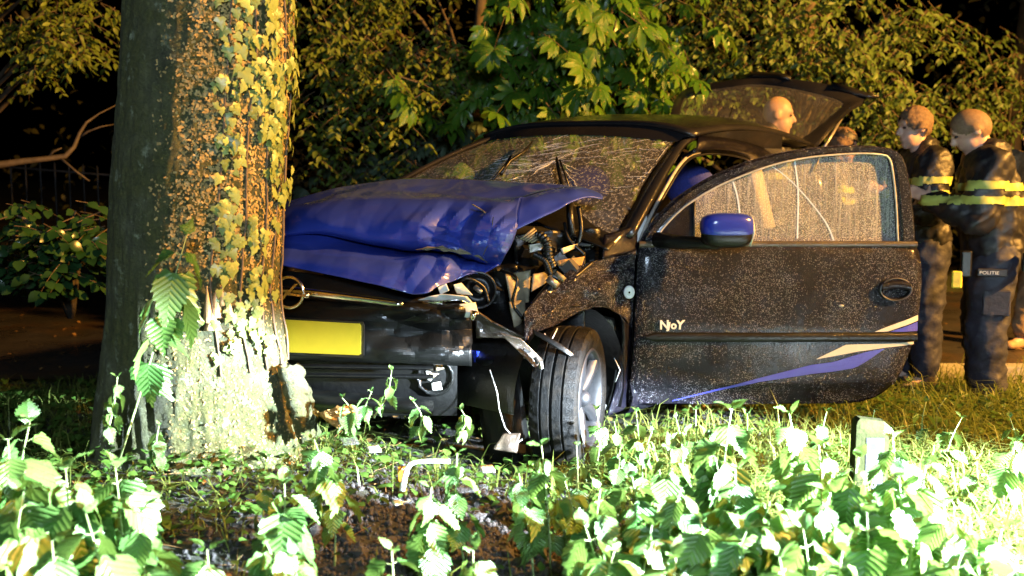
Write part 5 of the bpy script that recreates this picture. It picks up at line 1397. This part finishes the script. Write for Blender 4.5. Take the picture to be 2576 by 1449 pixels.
# ------------------------------------------------------------------ grass, ground cover, clods, dead leaves
def car_foot(x, y):
    d = V((x - HX, y - HY, 0)); u = d.dot(REAR); v = d.dot(LEFT)
    return -1.0 < u < 2.6 and -1.62 < v < -0.02
def soil_amt(x, y):
    a = exp(-(((x + .2) / .55) ** 2 + ((y - 3.2) / .5) ** 2)) + exp(-(((x - 1.0) / .28) ** 2 + ((y - 4.75) / .18) ** 2)) * 1.1
    return a
gr = MB()
def blade(mb, p, h, az, lean, w_):
    d = V((cos(az), sin(az), 0)); s_ = V((-d.y, d.x, 0)) * w_
    a = p; b = p + d * lean * h * .35 + V((0, 0, h * .6)); c = p + d * lean * h + V((0, 0, h * (1 - .35 * lean)))
    mb.add([a - s_, a + s_, b - s_ * .8, b + s_ * .8, c], [(0, 1, 3, 2), (2, 3, 4)])
def in_view(p, mx=120):
    x, y = topx(p); return -mx < x < 2576 + mx and y < 1449 + 160
cnt = 0
while cnt < 26000:
    y = 2.3 + 4.45 * rn.random() ** 1.15; hw = .53 * y
    x = rn.uniform(-hw - .2, hw + .3)
    if car_foot(x, y) and rn.random() < .93: cnt += .2; continue
    if rn.random() < soil_amt(x, y) * 1.5: cnt += .2; continue
    if x < .15 and y > 3 and rn.random() < .45: cnt += .2; continue
    if (x - TC.x) ** 2 + (y - TC.y) ** 2 < .16 or ((x - TC.x) ** 2 + (y - 3.4) ** 2 < .25 and rn.random() < .6): continue
    if fbm((x * 1.4, y * 1.4, 7), 3) < -.15 and rn.random() < .6: cnt += .2; continue
    if y < 3.1 and rn.random() < (.85 if x < .3 else .5): cnt += .2; continue
    p = V((x, y, gz(x, y) - .005))
    if not in_view(p): continue
    h_ = rn.uniform(.04, .14) * (1.7 if rn.random() < .12 else 1) * (1.25 if x > .4 else 1)
    blade(gr, p, h_, rn.uniform(0, 2 * pi), rn.uniform(.4, 2.3), rn.uniform(.0015, .0036)); cnt += 1
tag(gr.build('grass', M['grass']), 'short yellow-green grass of the verge', 'grass', kind='stuff')
gc = MB()
cnt = 0
while cnt < 15000:
    y = 2.5 + 4.0 * rn.random() ** 1.2; x = rn.uniform(-.53 * y - .2, .53 * y + .2)
    if car_foot(x, y) and rn.random() < .85: cnt += .3; continue
    if rn.random() < soil_amt(x, y) * 1.1: cnt += .3; continue
    if fbm((x * 2.1, y * 2.1, 17), 3) < -.1 and rn.random() < .5: cnt += .3; continue
    if y < 3.1 and rn.random() < (.9 if x < .3 else .6): cnt += .3; continue
    z0 = gz(x, y); h_ = rn.uniform(.01, .09)
    s = rn.uniform(.014, .046) * (1.3 if rn.random() < .1 else 1); me = NET[rn.randrange(4)] if rn.random() < .3 else RND[rn.randrange(2)]
    az = rn.uniform(0, 2 * pi); rot = Euler((rn.uniform(-.5, .5), rn.uniform(-.6, .5), az)).to_matrix()
    p = V((x, y, z0 + h_))
    gc.add([p + rot @ (v_.co * s) for v_ in me.vertices], [tuple(q.vertices) for q in me.polygons]); cnt += 1
tag(gc.build('ground_cover_foliage', M['cover']), 'low leafy weeds covering the verge', 'weeds', kind='stuff')
bmx = bmesh.new(); bmesh.ops.create_icosphere(bmx, subdivisions=1, radius=1); ICO = [v_.co.copy() for v_ in bmx.verts]; ICF = [tuple(v_.index for v_ in f.verts) for f in bmx.faces]; bmx.free()
cl = MB(); cnt = 0
while cnt < 7500:
    x = rn.gauss(-.2, .45); y = rn.gauss(3.2, .42)
    if rn.random() < .12: x = rn.gauss(1.0, .22); y = rn.gauss(4.7, .12)
    if y < 2.4 or (x - TC.x) ** 2 + (y - TC.y) ** 2 < .13: continue
    s = rn.uniform(.003, .011) * (2.2 if rn.random() < .06 else 1); sd = rn.random() * 50
    p = V((x, y, gz(x, y) + s * .4))
    cl.add([p + v_ * s * (1 + .55 * noise.noise(v_ * 1.3 + V((sd, 0, 0)))) for v_ in ICO], ICF); cnt += 1
tag(cl.build('soil_rubble', M['clod'], smooth=False), 'churned lumps of dark soil before the wheel', 'soil', kind='stuff')
lt = MB()
for i in range(800):
    y = 2.5 + 9.3 * rn.random() ** 1.3; x = rn.uniform(-.53 * y - .3, .53 * y + .3)
    z0 = gz(x, y) if y < 6.7 else ROAD_Z + .022
    if 6.65 < y < 6.9 or soil_amt(x, y) > .35: continue
    s = rn.uniform(.02, .055); rot = Euler((rn.uniform(-.4, .4), rn.uniform(-.4, .4), rn.uniform(0, 6.3))).to_matrix(); me = RND[rn.randrange(2)]
    lt.add([V((x, y, z0 + .012)) + rot @ (v_.co * s) for v_ in me.vertices], [tuple(q.vertices) for q in me.polygons])
for i in range(420):
    y = rn.uniform(2.8, 4.6); x = rn.uniform(-1.2, 1.8); z0 = gz(x, y) + .006; a = rn.uniform(0, 6.3); L = rn.uniform(.03, .14)
    lt.tube([V((x, y, z0)), V((x + cos(a) * L, y + sin(a) * L, z0 + rn.uniform(0, .03)))], .0014, 3, cap=False)
tag(lt.build('leaf_litter', M['litter']), 'dead brown leaves and straws scattered on the ground', 'leaf litter', kind='stuff')

# ------------------------------------------------------------------ trees, shrubs and undergrowth behind
def leafy(name, label, cat, clumps, meshes, mat, size, n_obj, seed, base_px, trunk=None, group=None, hang=.7, depth=.5, dens=1.0):
    """clumps: (px, py, Y, rx, ry, n) sprays of leaves hung on drooping twigs"""
    r = random.Random(seed)
    b = at(base_px[0], 700, base_px[1]); root = V((b.x, b.y, ROAD_Z + .1 if b.y > 12 else max(gz(b.x, b.y), ROAD_Z)))
    t = empty(name, root, label, cat, group)
    LV = []; tw = MB(); limb = MB()
    for (px, py, Y, rx, ry, n) in clumps:
        cen = at(px, py, Y)
        limb.tube([V((root.x, root.y + .15, max(root.z + .4, cen.z - 1.0))).lerp(cen, q) + V((0, 0, .18 * sin(pi * q))) for q in (0, .3, .6, .85, 1)], [.028, .022, .016, .010, .005], 6)
        k = 0; n *= dens
        while k < n:
            a = r.uniform(0, 2 * pi); q = sqrt(r.random())
            p = at(px + rx * q * cos(a), py + ry * q * sin(a), Y + r.uniform(-depth, depth))
            L = r.uniform(2.0, 4.5) * size; az = r.uniform(0, 2 * pi)
            d = V((cos(az), sin(az) * .7, -hang * r.uniform(.3, 1.2))).normalized()
            path = [p + d * L * i / 4 - V((0, 0, L * .25 * (i / 4) ** 2)) for i in range(5)]
            tw.tube(path, [.004, .0035, .003, .002, .001], 3, cap=False)
            for i in range(1, 5):
                for sg in (-1, 1):
                    if r.random() < .12: continue
                    o = V((-d.y, d.x, 0)) * sg + d * .6 + V((0, 0, -.5 * r.random()))
                    x = (o + V((r.uniform(-.3, .3), r.uniform(-.3, .3), r.uniform(-.3, .2)))).normalized()
                    zz = V((r.uniform(-.2, .8), -r.uniform(.1, .9), r.uniform(.2, 1.0))); zz = (zz - x * zz.dot(x)).normalized()
                    LV.append((path[i], basis(x, zz.cross(x), zz), size * r.uniform(.7, 1.25), r.randrange(len(meshes)))); k += 1
    LV.sort(key=lambda l: l[0].y); st = max(1, len(LV) // 2 // max(1, n_obj)); near = set(range(0, min(len(LV), n_obj * st), st)); rest = MB()
    for i, (p, rot, s, mi) in enumerate(LV):
        me = meshes[mi]
        if i in near: inst('leaf', me, t, p - root, rot, s)
        else: rest.add([p + rot @ (v_.co * s) for v_ in me.vertices], [tuple(q.vertices) for q in me.polygons])
    tag(rest.build('foliage', mat, t), kind='stuff')
    tag(tw.build('twigs', M['twig'], t), kind='stuff')
    if trunk:
        px, Y, rad, lean = trunk; x0 = at(px, 430, Y)
        tr = MB(); tr.tube([V((x0.x + lean * q + .03 * sin(q * 9), x0.y, lerp(root.z - .2, 4.2, q))) for q in [i / 9 for i in range(10)]], [rad * (1.25 - .5 * i / 9) for i in range(10)], 12)
        tr.build('trunk', M['trunkbg'], t)
    limb.build('limb', M['trunkbg'], t)
    return t
def remat(meshes, mat, name='leaf'):
    out = []
    for me in meshes:
        m2 = me.copy(); m2.materials.clear(); m2.materials.append(mat); m2.name = name; out.append(m2)
    return out
leafy('hanging_tree', 'small-leaved tree with drooping yellow-lit sprays right of the trunk', 'tree',
      [(800, -50, 8.6, 110, 60, 160), (960, -50, 8.7, 110, 60, 180), (1090, -20, 8.8, 90, 60, 120), (800, 60, 8.6, 90, 70, 230), (930, 50, 8.8, 110, 70, 300), (830, 170, 8.5, 90, 70, 240), (960, 150, 8.4, 100, 70, 330), (1080, 130, 8.6, 90, 60, 260), (1150, 190, 8.5, 80, 50, 210), (1030, 230, 8.3, 90, 50, 230), (900, 260, 8.4, 80, 50, 160),
       (780, 270, 8.6, 60, 60, 130), (1000, 310, 8.3, 50, 40, 110), (1020, 390, 8.3, 30, 40, 50), (880, 330, 8.5, 60, 40, 90), (800, 370, 8.7, 50, 40, 60), (880, 400, 8.8, 60, 40, 60)], OVL, M['yew'], .062, 250, 31, (1190, 10.2), (1190, 10.2, .055, .12), dens=1.6)
leafy('chestnut_tree', 'chestnut with large hand-shaped green leaves above the car roof', 'tree',
      [(1380, -60, 8.0, 130, 60, 30), (1560, -60, 8.3, 130, 60, 34), (1650, 20, 8.5, 50, 60, 20), (1400, 60, 8.0, 110, 70, 46), (1550, 50, 7.8, 100, 60, 44), (1340, 170, 8.0, 90, 60, 40), (1470, 170, 8.0, 100, 70, 60), (1590, 130, 8.5, 60, 60, 36), (1400, 270, 7.8, 110, 60, 54), (1510, 260, 8.3, 70, 45, 36), (1260, 60, 8.3, 60, 60, 24), (1330, 330, 8.2, 60, 40, 20), (1000, 190, 8.0, 40, 30, 7)],
      CHE, M['chestnut'], .165, 260, 33, (1500, 9.6), (1490, 9.8, .07, .1), hang=1.0, dens=1.5, depth=.35)
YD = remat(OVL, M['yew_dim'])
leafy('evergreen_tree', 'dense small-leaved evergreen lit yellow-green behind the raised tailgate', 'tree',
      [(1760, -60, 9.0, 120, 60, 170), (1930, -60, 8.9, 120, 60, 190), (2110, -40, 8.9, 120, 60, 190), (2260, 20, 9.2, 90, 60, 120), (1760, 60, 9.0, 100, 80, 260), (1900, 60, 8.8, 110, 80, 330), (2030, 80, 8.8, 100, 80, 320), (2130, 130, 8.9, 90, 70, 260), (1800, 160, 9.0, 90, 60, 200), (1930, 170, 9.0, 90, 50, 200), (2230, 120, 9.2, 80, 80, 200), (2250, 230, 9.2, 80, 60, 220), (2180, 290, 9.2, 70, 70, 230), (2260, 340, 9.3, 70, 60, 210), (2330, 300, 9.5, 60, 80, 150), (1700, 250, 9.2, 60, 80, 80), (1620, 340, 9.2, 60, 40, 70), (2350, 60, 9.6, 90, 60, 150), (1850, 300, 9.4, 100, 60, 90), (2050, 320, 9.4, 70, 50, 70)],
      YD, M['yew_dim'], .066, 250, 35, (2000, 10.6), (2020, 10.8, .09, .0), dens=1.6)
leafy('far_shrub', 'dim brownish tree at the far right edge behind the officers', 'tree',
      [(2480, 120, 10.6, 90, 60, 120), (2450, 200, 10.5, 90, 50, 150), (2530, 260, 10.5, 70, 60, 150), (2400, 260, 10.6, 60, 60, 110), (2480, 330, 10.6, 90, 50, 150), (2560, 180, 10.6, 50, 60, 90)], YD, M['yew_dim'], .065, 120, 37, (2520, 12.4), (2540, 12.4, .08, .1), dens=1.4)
leafy('overhanging_branch', 'leafy branch hanging into the top left corner', 'branch',
      [(120, -50, 8.0, 150, 60, 170), (80, 40, 8.0, 70, 50, 120), (170, 60, 7.9, 80, 60, 120), (250, 40, 8.0, 60, 60, 90), (110, 120, 7.9, 60, 50, 110), (190, 110, 8.0, 60, 40, 70), (90, 175, 7.9, 35, 20, 40), (5, 70, 8.1, 25, 40, 40), (230, 120, 8.0, 50, 20, 40)], remat(OVL, M['yew']), M['yew'], .058, 200, 39, (-150, 8.6), (-160, 8.6, .09, .0), dens=1.5)
leafy('bronze_shrub', 'low brownish fern-like shrub behind the bonnet', 'shrub', [(790, 440, 10.2, 80, 40, 200), (900, 440, 10.0, 80, 40, 200), (980, 430, 10.0, 60, 40, 120), (750, 380, 10.4, 40, 60, 80)], remat(OVL, M['bronze']), M['bronze'], .07, 100, 41, (860, 10.6), hang=.3)
leafy('bluish_shrub', 'dull blue-green shrub left of the windscreen', 'shrub', [(1010, 400, 9.2, 60, 40, 110), (1090, 360, 9.2, 60, 40, 110), (920, 380, 9.3, 50, 40, 70), (1180, 310, 9.4, 60, 40, 80)], remat(CHE, M['blue_leaf']), M['blue_leaf'], .12, 120, 43, (1040, 9.7), hang=.5)
leafy('glossy_bush', 'glossy dark green bush behind the trunk at the left edge', 'bush', [(40, 540, 6.6, 50, 40, 80), (110, 600, 6.5, 80, 50, 130), (200, 620, 6.5, 60, 60, 130), (240, 570, 6.5, 40, 40, 70), (30, 640, 6.6, 60, 50, 110), (150, 680, 6.6, 100, 30, 110), (190, 530, 6.7, 20, 40, 30)], RND, M['bush'], .075, 250, 45, (150, 6.9), hang=.2, depth=.25)
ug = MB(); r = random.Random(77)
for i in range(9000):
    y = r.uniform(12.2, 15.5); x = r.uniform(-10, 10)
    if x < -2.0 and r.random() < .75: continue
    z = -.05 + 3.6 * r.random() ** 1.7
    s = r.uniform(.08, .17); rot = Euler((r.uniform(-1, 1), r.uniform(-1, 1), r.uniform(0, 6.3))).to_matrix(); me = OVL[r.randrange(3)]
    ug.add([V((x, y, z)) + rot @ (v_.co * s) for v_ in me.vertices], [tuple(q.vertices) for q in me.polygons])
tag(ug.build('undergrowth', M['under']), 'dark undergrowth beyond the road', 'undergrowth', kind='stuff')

# ------------------------------------------------------------------ railing, fallen branch, marker post
fa, fb = at(-250, 398, 10.6), at(900, 490, 12.9)
fence = empty('iron_railing', (fa.x, fa.y, -.1), 'thin iron railing across the dark behind the trunk', 'railing')
nb = 34
for k in range(nb + 1):
    p = fa.lerp(fb, k / nb)
    q = MB(); q.tube([V((p.x, p.y, -.15)), V((p.x, p.y, p.z + .07)), V((p.x, p.y, p.z + .10))], [.011, .011, .003], 6); q.build('railing_bar', M['iron'], fence)
for dz in (0, -.85):
    q = MB(); q.tube([fa + V((0, 0, dz)), fb + V((0, 0, dz))], .013, 6); q.build('rail', M['iron'], fence)
br = empty('dead_branch', at(100, 405, 8.4), 'bare pale branch reaching behind the trunk on the left', 'branch')
q = MB(); q.tube([at(*p) for p in ((-60, 422, 8.2), (0, 414, 8.3), (60, 405, 8.3), (110, 400, 8.4), (165, 392, 8.4), (186, 370, 8.45), (200, 335, 8.5), (217, 308, 8.55), (250, 285, 8.6), (300, 260, 8.7))], [.036, .03, .025, .023, .021, .017, .015, .011, .006, .003], 9); q.build('limb', M['branch'], br)
for pts in ([(200, 345, 8.5), (222, 330, 8.5), (255, 318, 8.5), (290, 312, 8.6)], [(120, 398, 8.4), (135, 380, 8.4), (155, 372, 8.4)], [(150, 395, 8.4), (190, 430, 8.4), (225, 455, 8.4)]):
    q = MB(); q.tube([at(*p) for p in pts], [.012, .009, .006, .003][:len(pts)], 6); q.build('twig', M['branch'], br)
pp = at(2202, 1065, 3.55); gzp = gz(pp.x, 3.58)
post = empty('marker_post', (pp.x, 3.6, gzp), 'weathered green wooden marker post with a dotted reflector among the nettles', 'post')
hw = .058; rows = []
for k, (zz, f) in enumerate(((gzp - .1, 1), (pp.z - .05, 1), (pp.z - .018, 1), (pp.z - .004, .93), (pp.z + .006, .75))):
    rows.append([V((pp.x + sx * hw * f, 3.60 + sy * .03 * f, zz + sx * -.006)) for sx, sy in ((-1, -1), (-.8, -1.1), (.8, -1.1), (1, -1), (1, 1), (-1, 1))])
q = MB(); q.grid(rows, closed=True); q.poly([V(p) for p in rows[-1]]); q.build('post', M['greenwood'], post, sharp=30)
q = MB(); fy = 3.60 - .0355; x0, x1, z1, z0 = pp.x - .024, pp.x + .040, pp.z - .055, pp.z - .24
q.prism([(x0, fy, z0), (x1, fy, z0), (x1, fy, z1), (x0, fy, z1)], (0, .004, 0)); rp = q.build('reflector', M['reflector'], post, smooth=False)
q = MB()
for i in range(22):
    for j in range(8):
        cxx = x0 + .005 + j * .0078 + (.0039 if i % 2 else 0); czz = z0 + .006 + i * .0082
        if cxx > x1 - .003 or (abs(cxx - (x0 + .026)) < .012 and abs(czz - (z1 - .03)) < .012): continue
        q.add([(cxx + .0028 * cos(2 * pi * k / 6), fy - .0012, czz + .0028 * sin(2 * pi * k / 6)) for k in range(6)], [tuple(range(6))])
tag(q.build('reflector_beads', M['glint'], rp, smooth=False), kind='stuff')

# ------------------------------------------------------------------ debris of the crash
def thing_sheet(name, label, cat, pts, Y, mat, amp=.01, solid=.006, n=10, seed=0, group=None, freq=22):
    (a, b, c, d) = [at(x, y, Y + o) for (x, y, o) in pts]
    rows = crumple([[a.lerp(b, j / n).lerp(d.lerp(c, j / n), i / n) for j in range(n + 1)] for i in range(n + 1)], amp, freq, None, seed)
    m_ = (a + b + c + d) / 4; q = MB(); q.grid(rows); o = q.build(name, mat, None, org=m_, sharp=30, solid=solid); o.location = m_
    return tag(o, label, cat, group)
thing_sheet('wood_splinter', 'torn orange chunk of fresh wood lying right of the trunk foot', 'wood', [(792, 1040, .02), (870, 1020, .05), (915, 1040, .05), (850, 1078, -.05)], 3.72, M['chip'], .045, .018, 12, 3)
thing_sheet('bark_chip', 'small grey rough bark chip on the torn wood', 'bark', [(848, 1052, 0), (885, 1048, .02), (892, 1072, .0), (860, 1084, -.02)], 3.62, M['bark'], .015, .016, 8, 8)
def thing_tube(name, label, cat, pts, r, mat, flat=1.0, n=8):
    P_ = [at(*p) for p in pts]; q = MB(); q.tube(resample(P_, 24), r, n, flat=flat); o = q.build(name, mat, None, org=P_[0]); o.location = P_[0]
    return tag(o, label, cat)
thing_tube('lamp_trim', 'bent white headlight trim lying on the churned soil', 'trim', [(1012, 1235, 3.12), (1018, 1200, 3.16), (1032, 1168, 3.2), (1070, 1160, 3.22), (1132, 1160, 3.22)], .009, M['white'], .5)
thing_sheet('amber_shard', 'amber lens shard against the bent white trim', 'shard', [(1000, 1175, 0), (1022, 1170, .02), (1014, 1215, .0), (1002, 1210, 0)], 3.2, M['amber'], .006, .004, 6, 4)
for k, (x, y, Y, s) in enumerate(((820, 1210, 3.15, 28), (940, 1130, 3.4, 20), (1170, 1230, 3.05, 26), (880, 1110, 3.45, 24), (1000, 1265, 3.0, 14), (1225, 1180, 3.2, 22))):
    thing_sheet('glass_shard', ['large clear lens shard on the moss below the trunk', 'pale leaf-shaped shard before the bumper', 'greenish clear shard between the middle nettles', 'flat clear shard near the torn wood', 'small white shard on the dark soil', 'cream plastic shard before the front tyre'][k], 'shard',
                [(x - s, y - s * .3, .02), (x + s * .6, y - s * .45, .03), (x + s, y + s * .3, -.02), (x - s * .5, y + s * .45, -.03)], Y, M['lamp_white'] if k in (1, 4, 5) else M['glass_rear'], .006, .003, 5, 60 + k)
thing_sheet('mud_flap', 'dark round flap of plastic on the ground left of the tyre', 'flap', [(1240, 1130, .0), (1265, 1092, .03), (1310, 1090, .03), (1300, 1140, -.02)], 3.85, M['brown_plastic'], .015, .006, 8, 90)
